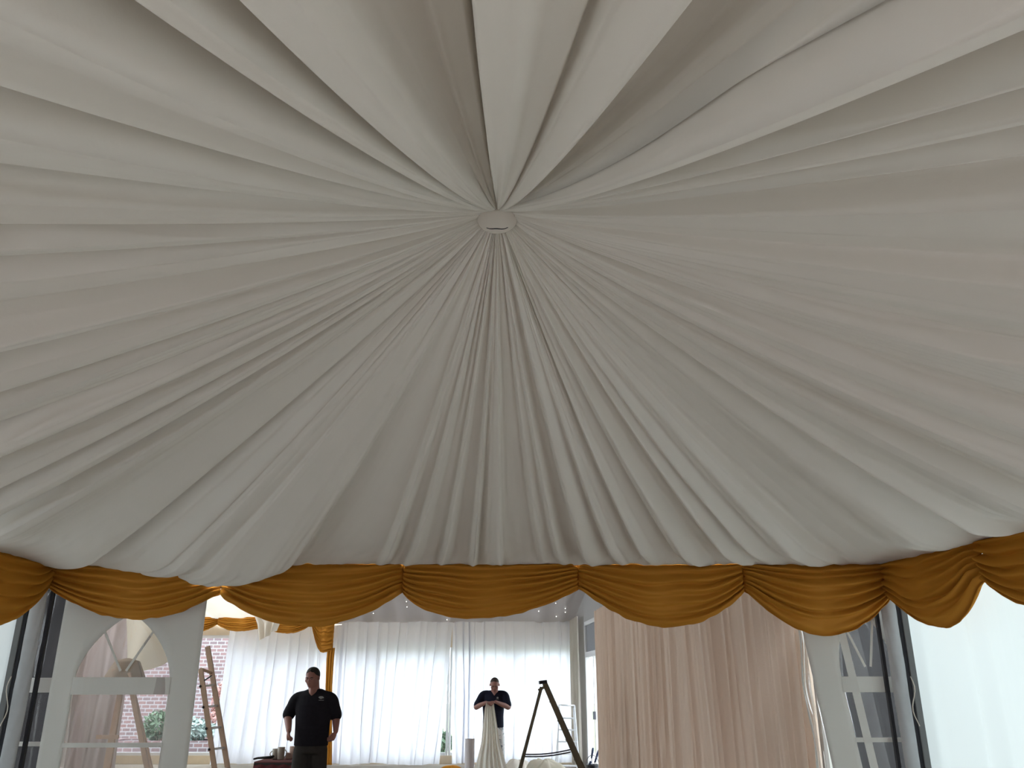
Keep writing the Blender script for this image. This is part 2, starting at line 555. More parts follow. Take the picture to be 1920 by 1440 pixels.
# ------------------------------------------------------------------ gold swags
def swag(a, b, ztop, za, zb, drop, inward, seed, label, group, mid=.5, depth=1.0, name='valance_swag', top_b=None):
    """one swag between nodes a and b (x, y); za/zb: node bottoms; drop: lowest point (world z)"""
    a = np.array(a, float); b = np.array(b, float); inward = np.array(inward, float)
    n, m = 90, 110
    A, B = np.meshgrid(np.linspace(0, 1, n), np.linspace(0, 1, m), indexing='ij')
    AA = A ** (math.log(.5) / math.log(mid))       # where the belly sits
    ztopv = ztop + ((top_b if top_b is not None else ztop) - ztop) * A
    c = 1 - np.abs(2 * AA - 1) ** 2.1
    chord = (za + (zb - za) * A)
    bottom = (ztopv - chord) + (chord - drop) * c
    r = random.Random(seed)
    ks, hs, x, k = [0.0], [.3], .06, 0
    while x < .985:
        ks.append(x); hs.append(r.uniform(.65, 1.0) if k % 2 else r.uniform(0, .3))
        x += r.uniform(.04, .11); k += 1
    ks.append(1.0); hs.append(.55)
    edge = np.abs(2 * A - 1)
    wr = .035 * vnoise(A * 5 + seed, seed) * np.sin(PI * B)
    f = cosint(np.clip(B + wr, 0, 1), ks, hs)
    f2 = vnoise(B * 26 + A * 3, seed + 1)
    span = np.linalg.norm(b - a)
    amp = (.050 + .030 * edge ** 2) * (.35 + .65 * np.clip(bottom / .3, 0, 1)) * np.clip(edge * 2.2 + .30, 0, 1)
    out = amp * f + .004 * f2 + .075 * depth * np.sin(PI * B ** .8) * (c ** .7) + .02
    pinch = np.clip(1 - edge, 0, .06) / .06
    out = out * (.35 + .65 * pinch) + .012
    fray = .006 * vnoise(A * 22, seed + 3) * (B > .99)
    Zs = ztopv - bottom * B - .016 * f * c * np.sin(PI * B) + fray
    X = a[0] + (b[0] - a[0]) * A + inward[0] * out
    Y = a[1] + (b[1] - a[1]) * A + inward[1] * out
    o = grid_obj(name, X, Y, Zs, M['gold'], thick=.004)
    tag(o, label, 'swag', group)
    return o


YS = 6.12
ZT = 2.445
GV = 'gold swags along the front tent eave'
nodes = [(95, 1097), (420, 1116), (757, 1112), (1083, 1106), (1390, 1109), (1648, 1118)]
nx_ = [P(u, 1075, YS).x for u, _ in nodes]
nx_[0] = -3.37; nx_[-1] = 2.71
nz_ = [P(u, v, YS).z for u, v in nodes]
lows = [1160, 1174, 1159, 1175, 1190]
labs = ['gold satin swag hanging over the arched window panel beside the left post',
        'gold satin swag hanging above the man in black shirt and dark trousers',
        'gold satin swag hanging in the middle above the white back curtains',
        'gold satin swag hanging above the far half of the beige side drapes',
        'deep gold satin swag hanging beside the right post above bunched clear panel']
mids = [.56, .50, .42, .53, .52]
for i in range(5):
    lowz = P((nodes[i][0] + nodes[i + 1][0]) / 2, lows[i], YS - .1).z
    swag((nx_[i], YS), (nx_[i + 1], YS), ZT, nz_[i], nz_[i + 1], lowz, (0, -1), 40 + i, labs[i], GV, mid=mids[i], depth=1.0 + .4 * (i == 4))
# the two sides of the tent
n2 = (2.87, 5.05); n3 = (2.99, 3.95)
swag((2.72, 6.08), n2, ZT, nz_[-1], P(1850, 1084, 5.05).z, P(1780, 1178, 5.55).z, (-1, 0), 61,
     'gold satin swag on the right tent side, just in front of the right post', GV, mid=.58, depth=1.3)
swag(n2, n3, ZT, P(1850, 1084, 5.05).z, 2.18, 1.98, (-1, 0), 62, 'gold satin swag cut by the right edge of the photo, above white side wall', GV)
swag((-3.38, 4.9), (-3.38, 6.08), ZT, 2.25, nz_[0], 1.965, (1, 0), 63, 'gold satin swag on the left tent side in front of the left post', GV, mid=.5)

# ------------------------------------------------------------------ curtains
def curtain(name, p0, p1, zt, zb, m_, seed, label=None, cat='curtain', group=None, spacing=.2, amp=.05, hemvar=.03, lean0=0, lean1=0, topwave=0,
            gather=1.0, parent=None, kind=None, n=None, m=40, botamp=1.3, over=0):
    p0 = np.array(p0, float); p1 = np.array(p1, float)
    L = np.linalg.norm(p1 - p0)
    t = (p1 - p0) / L
    nrm = np.array((t[1], -t[0]))
    n = n or int(min(900, max(80, L / spacing * 26)))
    A, V = np.meshgrid(np.linspace(0, 1, n), np.linspace(0, 1, m), indexing='ij')
    xs, ys = fold_profile(L, spacing, seed)
    l = A * L + .35 * spacing * vnoise(V * 2.2 + 7 * A * L, seed + 5) * V
    f = cosint(l, xs, ys) + .22 * vnoise(l / spacing * 4, seed + 2)
    off = amp * (f - .5) * (.75 + (botamp - .75) * V)
    # side edges may lean along the run; deep folds lap over themselves
    shift = (lean0 * (1 - A) + lean1 * A) * V
    if over:
        shift = shift + over * spacing * (cosint(l + spacing * .28, xs, ys) - .5) * np.clip(np.minimum(A, 1 - A) * L / .15, 0, 1)
    hem = zb + hemvar * vnoise(A * L * 3, seed + 9)
    top = zt + topwave * vnoise(A * L * 5, seed + 3)
    Zc = top + (hem - top) * V
    X = p0[0] + t[0] * (A * L * gather + shift) + nrm[0] * off
    Y = p0[1] + t[1] * (A * L * gather + shift) + nrm[1] * off
    o = grid_obj(name, X, Y, Zc, m_, parent)
    return tag(o, label, cat if label else None, group, kind)


# side walls of the front tent
curtain('wall_right', (2.85, 6.22), (3.53, -.2), 2.40, .02, M['wall_cloth'], 3, 'white fabric side wall right of the right post', 'tent wall', spacing=.34, amp=.06, kind='structure')
curtain('wall_left', (-3.58, -.2), (-3.56, 6.22), 2.40, .02, M['wall_cloth'], 4, 'white fabric side wall left of the left post', 'tent wall', spacing=.34, amp=.05, kind='structure')

# ------------------------------------------------------------------ back marquee shell
YB = 19.75
XL, XR = -9.2, 1.36
def wall_x(y):            # right wall, which runs slightly out towards the camera
    return 1.37 + .069 * (19.5 - y)


# floor and outside ground
f_ = MB(); f_.box((-3.2, 9.7, -.05), (13.5, 20.6, .10))
tag(f_.build('floor', M['floor']), 'beige carpeted marquee floor', 'floor', kind='structure')
g_ = MB(); g_.box((0, 15, -.35), (160, 160, .3))
tag(g_.build('ground', M['ground']), 'grass ground outside the marquee', 'ground', kind='structure')
g_ = MB(); g_.box((0, -3.9, -.12), (16, 6.4, .2))
tag(g_.build('path', M['paving']), 'stone paving outside the open front', 'paving', kind='structure')
g_ = MB(); g_.box((-3, 21.6, -.12), (22, 3.2, .2)); g_.box((5.4, 14, -.12), (6, 14, .2))
tag(g_.build('terrace', M['paving']), 'pale stone paving outside the back windows', 'paving', kind='structure')

# back wall: header above, sill below, posts between panes
HZ = 2.42
SZ = .17
b_ = MB()
b_.box(((-5.9 + 1.6) / 2, YB, (HZ + 3.3) / 2), (7.5, .08, 3.3 - HZ))
b_.box(((-9.2 - 5.9) / 2, YB, (2.68 + 3.3) / 2), (3.3, .08, 3.3 - 2.68))
b_.box(((XL + 1.6) / 2, YB, SZ / 2), (1.6 - XL, .10, SZ))
tag(b_.build('wall_back', M['cream_board']), 'cream header and sill boards of the back wall', 'wall', kind='structure')
xs = [-9.15, -7.6, -6.05, -4.5, -2.95, -1.4, .12, 1.5]
for i in range(7):
    x0, x1 = xs[i], xs[i + 1]
    z1 = 2.68 if x1 < -5.9 else HZ
    w = MB()
    for xx in (x0 + .03, x1 - .03): w.box((xx, YB, (SZ + z1) / 2), (.05, .06, z1 - SZ))
    for zz in (SZ + .03, z1 - .03): w.box(((x0 + x1) / 2, YB, zz), (x1 - x0 - .12, .06, .06))
    fo = w.build('window_%d' % (i + 1), M['frame_white'])
    tag(fo, 'white framed marquee window pane along the back wall', 'window', 'back wall windows', 'structure')
    g = MB(); g.box(((x0 + x1) / 2, YB, (SZ + z1) / 2), (x1 - x0 - .12, .008, z1 - SZ - .12))
    g.build('glass', M['glass'], fo)

# unseen wall behind the camera, added to cut daylight through the open front
w = MB(); w.box((0, -2.6, 2.9), (22, .3, 5.9))
tag(w.build('front_light_block', M['brick']), 'added brick wall out of view that dims the open tent front', 'wall', kind='structure')

# right wall with its door
def rbox(mb, y0, y1, z0, z1, th_=.07, dx=0):
    ym = (y0 + y1) / 2
    a = math.atan(.069)
    mb.box((wall_x(ym) + .06 + dx, ym, (z0 + z1) / 2), (th_, abs(y1 - y0), z1 - z0), Matrix.Rotation(a, 3, 'Z'))


DY0, DY1 = 16.0, 17.9
w = MB()
rbox(w, 6.6, DY0, 0, 4.75); rbox(w, DY1, YB, 0, 4.75); rbox(w, DY0, DY1, 2.84, 4.75)
tag(w.build('wall_side', M['header']), 'pale right side wall of the back marquee', 'wall', kind='structure')
d = MB()
for yy in (DY0 + .04, DY1 - .04): rbox(d, yy - .04, yy + .04, 0, 2.84, .09)
rbox(d, DY0, DY1, 2.14, 2.24, .09); rbox(d, DY0, DY1, 2.76, 2.84, .09)
rbox(d, DY0, DY1, .0, .10, .09); rbox(d, 16.9, 16.98, .1, 2.14, .07)
dr = d.build('door_1', M['frame_white'])
tag(dr, 'white framed glazed door beyond the beige drapes', 'door', kind='structure')
d = MB(); rbox(d, DY0 + .08, DY1 - .08, 2.24, 2.76, .02); d.build('transom_panel', M['header_grey'], dr)
for y0, y1 in ((DY0 + .09, 16.89), (16.99, DY1 - .09)):
    d = MB(); rbox(d, y0, y1, .10, 2.14, .008); d.build('glass', M['glass'], dr)
d = MB(); rbox(d, 16.86, 16.92, 1.0, 1.14, .05, -.05); d.build('handle', M['steel'], dr)

# left wall (grey lining) and the front wall left and right of the opening
curtain('wall_far', (XL, 6.5), (XL, YB), 2.7, .02, M['grey_cloth'], 8, 'grey-brown lined left wall of the back marquee', 'wall', spacing=.5, amp=.04, kind='structure')
w = MB(); w.box((-6.6, 6.55, 1.4), (5.2, .05, 2.8))
tag(w.build('wall_front', M['grey_cloth']), 'grey lined front wall of the back marquee, left of the opening', 'wall', kind='structure')

# ceilings of the back marquee (two linings meeting above the gold column)
XM = -4.05


def far_ceiling(name, x0, x1, m_, label, seed, fanx):
    n, m = 420, 60
    A, V = np.meshgrid(np.linspace(0, 1, n), np.linspace(0, 1, m), indexing='ij')
    yy = 6.2 + V * (YB - .08 - 6.2)
    ridge = 4.7
    zz = np.where(yy < 12.5, 2.72 + (ridge - 2.72) * (yy - 6.2) / 6.3, ridge + (2.98 - ridge) * (yy - 12.5) / (YB - .08 - 12.5))
    xx0 = x0 + 0 * yy
    xx1 = (wall_x(yy) + .03) if x1 is None else x1 + 0 * yy
    xx = xx0 + (xx1 - xx0) * A
    hub = fanx + (xx - fanx) * (.35 + .65 * np.clip((yy - 12.5) / 7.2, 0, 1)) if fanx is not None else xx
    xsf, ysf = fold_profile(12, .42, seed)
    f = cosint(hub - XL, xsf, ysf)
    e = np.clip((V - .93) / .07, 0, 1)
    zz = zz - .07 * f - .05 * e * (vnoise(xx * 4, seed + 2) * .5 + .4)
    return tag(grid_obj(name, xx, yy, zz, m_), label, 'ceiling lining', kind='structure')


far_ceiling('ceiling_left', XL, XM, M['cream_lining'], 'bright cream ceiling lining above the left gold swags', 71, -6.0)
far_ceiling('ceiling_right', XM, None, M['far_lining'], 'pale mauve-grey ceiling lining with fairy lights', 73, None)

# ------------------------------------------------------------------ curtains along the back wall
YC = 19.45
def ux(u, v=1300, y=YC): return P(u, v, y).x
ZC = P(800, 1166, YC).z
GC = 'white sheer curtains along the back wall'
curtain('sheer_curtain', (ux(418), YC), (ux(640), YC), ZC - .07, .03, M['sheer'], 101,
        'white sheer curtain under small gold swags, behind the dark-haired man', 'curtain', GC, over=.55, spacing=.20, amp=.075, lean0=-.12, topwave=.01)
curtain('sheer_curtain', (ux(632), YC - .02), (ux(846), YC - .02), ZC, .03, M['sheer'], 102,
        'white sheer curtain right of the gold column, swept aside at its foot', 'curtain', GC, over=.55, spacing=.19, amp=.075, lean1=-.22, topwave=.015)
curtain('sheer_curtain', (ux(845), YC), (ux(1074), YC), ZC, .03, M['sheer'], 103,
        'white sheer curtain behind the man holding the cloth', 'curtain', GC, over=.55, spacing=.17, amp=.07, lean0=.06, topwave=.015)
curtain('cream_curtain', (wall_x(19.35) - .08, 19.35), (wall_x(18.0) - .10, 18.0), ZC + .02, .03, M['cream_sheer'], 104,
        'narrow cream curtain in the far corner beside the glazed door', 'curtain', spacing=.2, amp=.07)
GD = 'beige drapes along the right side wall'
curtain('beige_drape', (wall_x(16.0) - .10, 16.0), (wall_x(9.0) - .06, 9.0), 2.9, .02, M['beige'], 105,
        'beige pleated drape beside the glazed door, farther of the pair', 'drape', GD, spacing=.20, amp=.10, botamp=.9, over=.3)
curtain('beige_drape', (wall_x(9.3) - .26, 9.3), (2.215, 6.45), 2.72, .02, M['beige'], 106,
        'beige pleated drape beside the bunched clear panel, nearer of the pair', 'drape', GD, spacing=.17, amp=.085, botamp=.9, lean0=.25, over=.3)

# far gold swags on the left and the gold column
GF = 'small gold swags at the far end'
ZF = P(450, 1160, YC).z + .02
fn = [(330, 1172), (409, 1171), (497, 1176), (585, 1172)]
fl = [1186, 1184, 1188]
flab = ['small far gold swag seen at the edge of the arched window panel',
        'small far gold swag left of the hanging white cloth bundle',
        'small far gold swag right of the hanging white cloth bundle']
for i in range(3):
    y_ = YC - .16
    swag((ux(fn[i][0], 1165, y_), y_), (ux(fn[i + 1][0], 1165, y_), y_), ZF, P(400, fn[i][1], y_).z, P(400, fn[i + 1][1], y_).z,
         P(400, fl[i], y_).z, (0, -1), 80 + i, flab[i], GF, depth=.8)
y_ = YC - .16
tail = empty('gold_tail', (ux(606, 1200, y_), y_, 0), 'gold satin drop hanging down the post behind the dark-haired man', 'swag')
tail['group'] = GF
s_ = swag((ux(586, 1165, y_), y_), (ux(628, 1165, y_), y_), ZF, P(586, 1174, y_).z, P(628, 1222, y_).z, P(612, 1224, y_).z, (0, -1), 90, None, None, mid=.60, depth=1.0, name='swag_belly')
for k_ in ('category', 'group', 'label'):
    if k_ in s_: del s_[k_]
s_.parent = tail; s_.matrix_parent_inverse = Matrix.Translation(-Vector(tail.location))
n, m = 60, 50
A, V = np.meshgrid(np.linspace(0, 1, n), np.linspace(0, 1, m), indexing='ij')
xl = np.interp(V, [0, .1, .35, 1], [ux(614, 1222, y_), ux(613, 1230, y_), ux(610, 1300, y_), ux(611, 1420, y_)])
xr = np.interp(V, [0, .1, .35, 1], [ux(628, 1222, y_), ux(627, 1230, y_), ux(622.5, 1300, y_), ux(624, 1420, y_)])
zt_ = P(620, 1215, y_).z
grid_obj('tail_column', xl + (xr - xl) * A, y_ - .02 - .03 * np.abs(np.sin(A * 9 + V)) , zt_ + (.02 - zt_) * V, M['gold'], tail, thick=.004)
# white bundle of cloth hanging in front of the far swags
yb = 18.3
n, m = 70, 40
A, V = np.meshgrid(np.linspace(0, 1, n), np.linspace(0, 1, m), indexing='ij')
lft = [P(476, 1128, yb).x, P(472, 1150, yb).x, P(477, 1165, yb).x, P(484, 1196, yb).x]
rgt = [P(486, 1128, yb).x, P(500, 1150, yb).x, P(525, 1172, yb).x, P(518, 1176, yb).x]
xl = np.interp(V, [0, .35, .6, 1], lft); xr = np.interp(V, [0, .35, .6, 1], rgt)
zt_ = 3.32
zbm = np.interp(A, [0, .12, .3, .45, .6, .8, 1], [P(0, 1186, yb).z, P(0, 1202, yb).z, P(0, 1195, yb).z, P(0, 1197, yb).z, P(0, 1192, yb).z, P(0, 1186, yb).z, P(0, 1182, yb).z])
tag(grid_obj('hanging_cloth', xl + (xr - xl) * A, yb + .07 * np.sin(A * 19 + 2 * V) * (.3 + V) + .05 * np.cos(A * 5), zt_ + (zbm - zt_) * V, M['white_scrap']),
    'loose cream cloth bundle hanging from the ceiling before the far gold swags', 'cloth')

# fairy lights in the far ceiling
for (u, v) in ((762, 1128), (763, 1138), (838, 1162), (1069, 1112), (1042, 1131), (1060, 1141), (1060, 1148), (1043, 1156), (700, 1150), (1010, 1146)):
    d = ray(u, v)
    # plane of the far slope
    k = (2.98 - 4.7) / (YB - .08 - 12.5)
    t = (4.7 - 12.5 * k - .09 - CAM[2]) / (d[2] - k * d[1])
    p = CAM + d * t
    b = MB(); b.ball(p, .008, 8, 6)
    tag(b.build('fairy_light', M['fairy'], smooth=True), 'tiny white fairy light bulb in the mauve-grey far ceiling', 'fairy light', 'fairy lights in the far ceiling')

# drape standing in for film reflections, and slack lining, in the arched window
yd = 16.8
curtain('reflection_drape', (P(140, 1300, yd).x, yd), (P(236, 1300, yd).x, yd), 3.2, .02, M['mauve_reflection'], 111,
        'mauve-grey drape standing in for film reflections behind the wooden trestle', 'drape', spacing=.32, amp=.10)
n, m = 60, 30
A, V = np.meshgrid(np.linspace(0, 1, n), np.linspace(0, 1, m), indexing='ij')
ysl = 15.5
pa, pb, pc, pd = P(236, 1120, ysl), P(360, 1120, ysl), P(236, 1266, ysl - .6), P(360, 1205, ysl + .6)
def bil(i): return (pa[i] * (1 - A) + pb[i] * A) * (1 - V) + (pc[i] * (1 - A) + pd[i] * A) * V
tag(grid_obj('hanging_lining', bil(0), bil(1) + .10 * np.sin(A * 9 + V * 3) * V, bil(2) - .12 * np.sin(PI * A) * V, M['cream_lining']),
    'slack cream lining hanging askew, seen in the top of the arched window', 'cloth')

# unseen eave beams and plates behind the swags, added to block light leaks
w = MB(); w.box((-.35, 6.23, 2.555), (6.5, .035, .33)); w.box((-.35, 6.03, 2.705), (6.7, .42, .03))
tag(w.build('light_block_1', M['grey_cloth']), 'added eave beam and plate blocking light behind the back row of gold swags', 'beam', kind='structure')
w = MB(); w.bar((2.88, 6.2, 2.55), (3.55, -.25, 2.55), .03, .34, (0, 0, 1)); w.bar((2.74, 6.2, 2.705), (3.41, -.25, 2.705), .40, .03, (0, 0, 1))
tag(w.build('light_block_2', M['grey_cloth']), 'added eave beam and plate blocking light along the right tent side', 'beam', kind='structure')
w = MB(); w.bar((-3.56, 6.2, 2.55), (-3.59, -.25, 2.55), .03, .34, (0, 0, 1)); w.bar((-3.42, 6.2, 2.705), (-3.45, -.25, 2.705), .40, .03, (0, 0, 1))
tag(w.build('light_block_3', M['grey_cloth']), 'added eave beam and plate blocking light along the left tent side', 'beam', kind='structure')

# ------------------------------------------------------------------ posts and clear panels at the tent's back edge
def post(x, y, side, label):
    t = empty('tent_post', (x, y, 0), label, 'post')
    n, m = 28, 60
    A, V = np.meshgrid(np.linspace(0, 1, n), np.linspace(0, 1, m), indexing='ij')
    a = A * 2 * PI
    r = .049 + .005 * vnoise(V * 14 + 3 * np.sin(a), 5) + .003 * np.sin(3 * a + 4 * V)
    grid_obj('fabric_sleeve', x + r * np.cos(a), y + r * .8 * np.sin(a), 2.38 * (1 - V) + .0, M['post_sleeve'], t)
    b = MB(); b.bar((x + side * .075, y + .03, 0), (x + side * .075, y + .03, 2.38), .022, .05); b.build('rubber_seal', M['dark_gap'], t)
    b = MB(); b.bar((x - side * .070, y + .05, 0), (x - side * .070, y + .05, 2.38), .022, .03); b.build('dark_seal', M['dark_gap'], t)
    b = MB(); b.bar((x + side * .108, y + .02, 0), (x + side * .108, y + .02, 2.38), .045, .05); b.build('aluminium_leg', M['alu'], t, bevel=.006)
    b = MB()
    pts = [(x + side * .07, y - .07, 1.62 - .02 * i) for i in range(1)]
    pts = [(x + side * (.055 + .018 * math.sin(i * .7)), y - .06, 1.66 - .032 * i) for i in range(11)]
    b.tube(pts, .004, n=6); b.build('tie_cord', M['white_scrap'], t, smooth=True)
    return t


post(-3.42, 6.16, -1, 'grey fabric-wrapped left tent post beside the arched window panel')
post(2.71, 6.16, 1, 'grey fabric-wrapped right tent post beside the white side wall')


def arch_outline(x0, x1, zb, zs, za, n=14):
    """window outline (gothic arch), from bottom left clockwise: list of (x, z)"""
    xm = (x0 + x1) / 2
    pts = [(x0, zb)]
    for i in range(1, 6): pts.append((x0, zb + (zs - zb) * i / 6))
    for i in range(n):                       # left arc
        t = i / n
        a = t * PI / 2
        pts.append((xm - (xm - x0) * (1 - math.sin(a) ** 1.65) ** .75, zs + (za - zs) * math.sin(a)))
    pts.append((xm, za))
    for i in range(n - 1, -1, -1):
        t = i / n
        a = t * PI / 2
        pts.append((xm + (x1 - xm) * (1 - math.sin(a) ** 1.65) ** .75, zs + (za - zs) * math.sin(a)))
    for i in range(5, 0, -1): pts.append((x1, zb + (zs - zb) * i / 6))
    pts.append((x1, zb))
    for i in range(1, 6): pts.append((x1 + (x0 - x1) * i / 6, zb))
    return pts


def window_panel(name, label, y, xo0, xo1, zo0, zo1, win, shear=0.0, wav=.02, seed=1, bars=(), vbars=(), film_m='film', diag=True):
    """white pvc sheet with an arched clear window; shear: x shift per metre of height below the top"""
    x0, x1, zb, zs, za = win
    def sh(x, z): return x + shear * (zo1 - z)
    def wy(x, z): return y + wav * math.sin(6 * x + 1.3 * z + seed) * (zo1 - z) * .5 + wav * .5 * math.sin(17 * x + seed * 2 + z)
    root = empty(name, (sh((xo0 + xo1) / 2, zo0), y, zo0), label, 'window panel')
    root['kind'] = 'thing'
    inner = arch_outline(x0, x1, zb, zs, za)
    cx, cz = (x0 + x1) / 2, (zb + za) / 2
    outer = []
    for (px_, pz_) in inner:
        dx, dz = px_ - cx, pz_ - cz
        ks = []
        if dx > 1e-6: ks.append((xo1 - cx) / dx)
        if dx < -1e-6: ks.append((xo0 - cx) / dx)
        if dz > 1e-6: ks.append((zo1 - cz) / dz)
        if dz < -1e-6: ks.append((zo0 - cz) / dz)
        k = min(ks)
        outer.append((cx + dx * k, cz + dz * k))
    # corners of the sheet
    for cxn, czn in ((xo0, zo0), (xo0, zo1), (xo1, zo1), (xo1, zo0)):
        i = min(range(len(outer)), key=lambda j: (outer[j][0] - cxn) ** 2 + (outer[j][1] - czn) ** 2)
        outer[i] = (cxn, czn)
    L = 7
    vs, fs = [], []
    for (a, b) in zip(inner, outer):
        for j in range(L):
            t = j / (L - 1)
            xx, zz = a[0] + (b[0] - a[0]) * t, a[1] + (b[1] - a[1]) * t
            vs.append((sh(xx, zz), wy(xx, zz), zz))
    k = len(inner)
    for i in range(k):
        for j in range(L - 1):
            fs.append((i * L + j, ((i + 1) % k) * L + j, ((i + 1) % k) * L + j + 1, i * L + j + 1))
    me = bpy.data.meshes.new('sheet'); me.from_pydata(vs, [], fs); me.update()
    o = link_mesh('sheet', me, M['pvc'], root)
    md = o.modifiers.new('thick', 'SOLIDIFY'); md.thickness = .004; md.offset = 0
    # clear film with soft wrinkles, slightly larger than the hole
    n, m = 70, 110
    A, V = np.meshgrid(np.linspace(0, 1, n), np.linspace(0, 1, m), indexing='ij')
    zz = zb - .01 + V * (za - zb + .01)
    def half(z):
        t = np.clip((z - zs) / (za - zs), 0, 1)
        return (x1 - x0) / 2 * (1 - np.clip(t, 0, 1) ** 1.65) ** .75 + .008
    xx = cx + (A - .5) * 2 * half(zz)
    wr = (.008 if film_m == 'film_dark' else .020) * vnoise(A * 9 + 2.5 * V, seed + 3) + .010 * vnoise(A * 4 - V * 7, seed + 4)
    yy = y + .012 + wr + wav * np.sin(6 * xx + 1.3 * zz + seed) * (zo1 - zz) * .5
    grid_obj('window_film', xx + shear * (zo1 - zz), yy, zz, M[film_m], root)
    for (z_, hgt) in bars:
        hw = float(half(np.array(z_)))
        b = MB()
        nb = 16
        for i in range(nb):
            xa, xb = cx - hw + 2 * hw * i / nb, cx - hw + 2 * hw * (i + 1) / nb
            b.bar((sh(xa, z_), wy(xa, z_) - .004, z_), (sh(xb, z_), wy(xb, z_) - .004, z_), .004, hgt, side=(0, 0, 1))
        b.build('glazing_bar', M['pvc'], root)
    for (x_, wdt, z0_, z1_) in vbars:
        b = MB()
        for i in range(16):
            za_, zb_ = z0_ + (z1_ - z0_) * i / 16, z0_ + (z1_ - z0_) * (i + 1) / 16
            b.bar((sh(x_, za_), wy(x_, za_) - .004, za_), (sh(x_, zb_), wy(x_, zb_) - .004, zb_), wdt, .004, side=(0, 1, 0))
        b.build('glazing_bar', M['pvc'], root)
    if diag:
        for sgn in (-1, 1):
            b = MB()
            xa, za_ = cx + sgn * .02, zs + .06
            xb, zb_ = cx + sgn * (x1 - x0) * .265, zs + (za - zs) * .74
            b.bar((sh(xa, za_), wy(xa, za_) - .004, za_), (sh(xb, zb_), wy(xb, zb_) - .004, zb_), .016, .004)
            b.build('glazing_bar', M['pvc'], root)
    return root


zspr = P(225, 1275, 6.2).z
zbar1 = (P(225, 1275, 6.2).z + P(225, 1297, 6.2).z) / 2
zbar2 = P(225, 1397, 6.2).z
window_panel('window_panel', 'white plastic panel with clear arched window, hanging right of the left post', 6.2,
             P(92, 1300, 6.2).x, P(367, 1300, 6.2).x, .06, 2.36,
             (P(136, 1300, 6.2).x, P(314, 1300, 6.2).x, .35, zspr, P(245, 1152, 6.2).z), seed=2,
             bars=((zbar1, .115), (zbar2, .03), (.75, .03)), wav=.012)
# neighbouring clear strip by the left post (rest of the same run, folded back)
window_panel('window_panel', 'narrow dark clear plastic panel between left post and arched window panel', 6.32,
             P(30, 1300, 6.3).x, P(103, 1300, 6.3).x, .06, 2.36,
             (P(36, 1300, 6.3).x, P(99, 1300, 6.3).x, .35, 2.2, 2.3), seed=4, bars=((zbar1 + .005, .10), (zbar2, .03)), wav=.008, diag=False, film_m='film_dark')
# right: panel dragged askew and bunched
zt2 = 2.36
xl_top = P(1506, 1190, 6.26).x - .11 * (zt2 - P(1506, 1190, 6.26).z)
window_panel('window_panel', 'askew clear plastic window panel bunched between beige drape and right post', 6.26,
             xl_top, xl_top + .63, .06, zt2,
             (xl_top + .20, xl_top + .618, .35, zspr + .03, P(1600, 1130, 6.26).z), shear=.115, seed=7,
             bars=((zbar1 + .01, .105), (zbar2 + .03, .03)), vbars=((xl_top + .275, .055, .35, 2.12),), wav=.015, diag=True, film_m='film_dark')
# loose flap of clouded film in front of and beside it
n, m = 60, 80
A, V = np.meshgrid(np.linspace(0, 1, n), np.linspace(0, 1, m), indexing='ij')
zz = 2.34 - V * 2.26
xa = P(1500, 1250, 6.4).x - .02 + .05 * V
fx = xa + A * .30 + .02 * vnoise(V * 6, 5)
fy = 6.36 + .035 * vnoise(A * 7 + V * 3, 6) + .02 * vnoise(A * 15 - V * 4, 7)
fl_ = empty('hanging_flap', (float(fx.mean()), 6.4, .06), 'loose cloudy clear plastic flap beside the near end of beige drape', 'plastic sheet')
grid_obj('film_sheet', fx, fy, zz, M['film2'], fl_)
b = MB()
pts = [(float(np.interp(z, zz[0][::-1], fx[0][::-1])) + .006, 6.345, z) for z in np.linspace(2.3, .1, 24)]
b.tube(pts, [.006 + .003 * math.sin(i * 2.1) for i in range(24)], n=6)
b.build('hem', M['pvc'], fl_, smooth=True)
n, m = 24, 80
A, V = np.meshgrid(np.linspace(0, 1, n), np.linspace(0, 1, m), indexing='ij')
zz = 2.34 - V * 2.26
xc = P(1598, 1200, 6.33).x - .115 * (P(1598, 1200, 6.33).z - zz) * -1 * -1
fx = P(1598, 1200, 6.33).x + .14 * (P(1598, 1200, 6.33).z - zz) * .9 + (A - .5) * (.10 + .02 * np.sin(V * 9))
grid_obj('film_strip', fx, 6.33 + .003 * np.sin(A * 5 + V * 4), zz, M['film2'], fl_)

# near-black sheets standing in for the unlit gap on both sides between the two tents
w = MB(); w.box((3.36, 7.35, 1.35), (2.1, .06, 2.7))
tag(w.build('gap_shade_right', M['near_black']), 'dark sheets standing in for the unlit gap behind the bunched clear panel', 'wall', kind='structure')
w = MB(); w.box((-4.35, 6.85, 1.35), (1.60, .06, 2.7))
tag(w.build('gap_shade_left', M['near_black']), 'dark sheets standing in for the unlit gap beside the left tent post', 'wall', kind='structure')

# ------------------------------------------------------------------ outside: house and shrubs
w = MB(); w.box((-8.5, 25.0, 3.0), (12, .3, 6.4))
tag(w.build('house_wall', M['brick']), 'brick house wall beyond the back windows', 'wall', kind='structure')


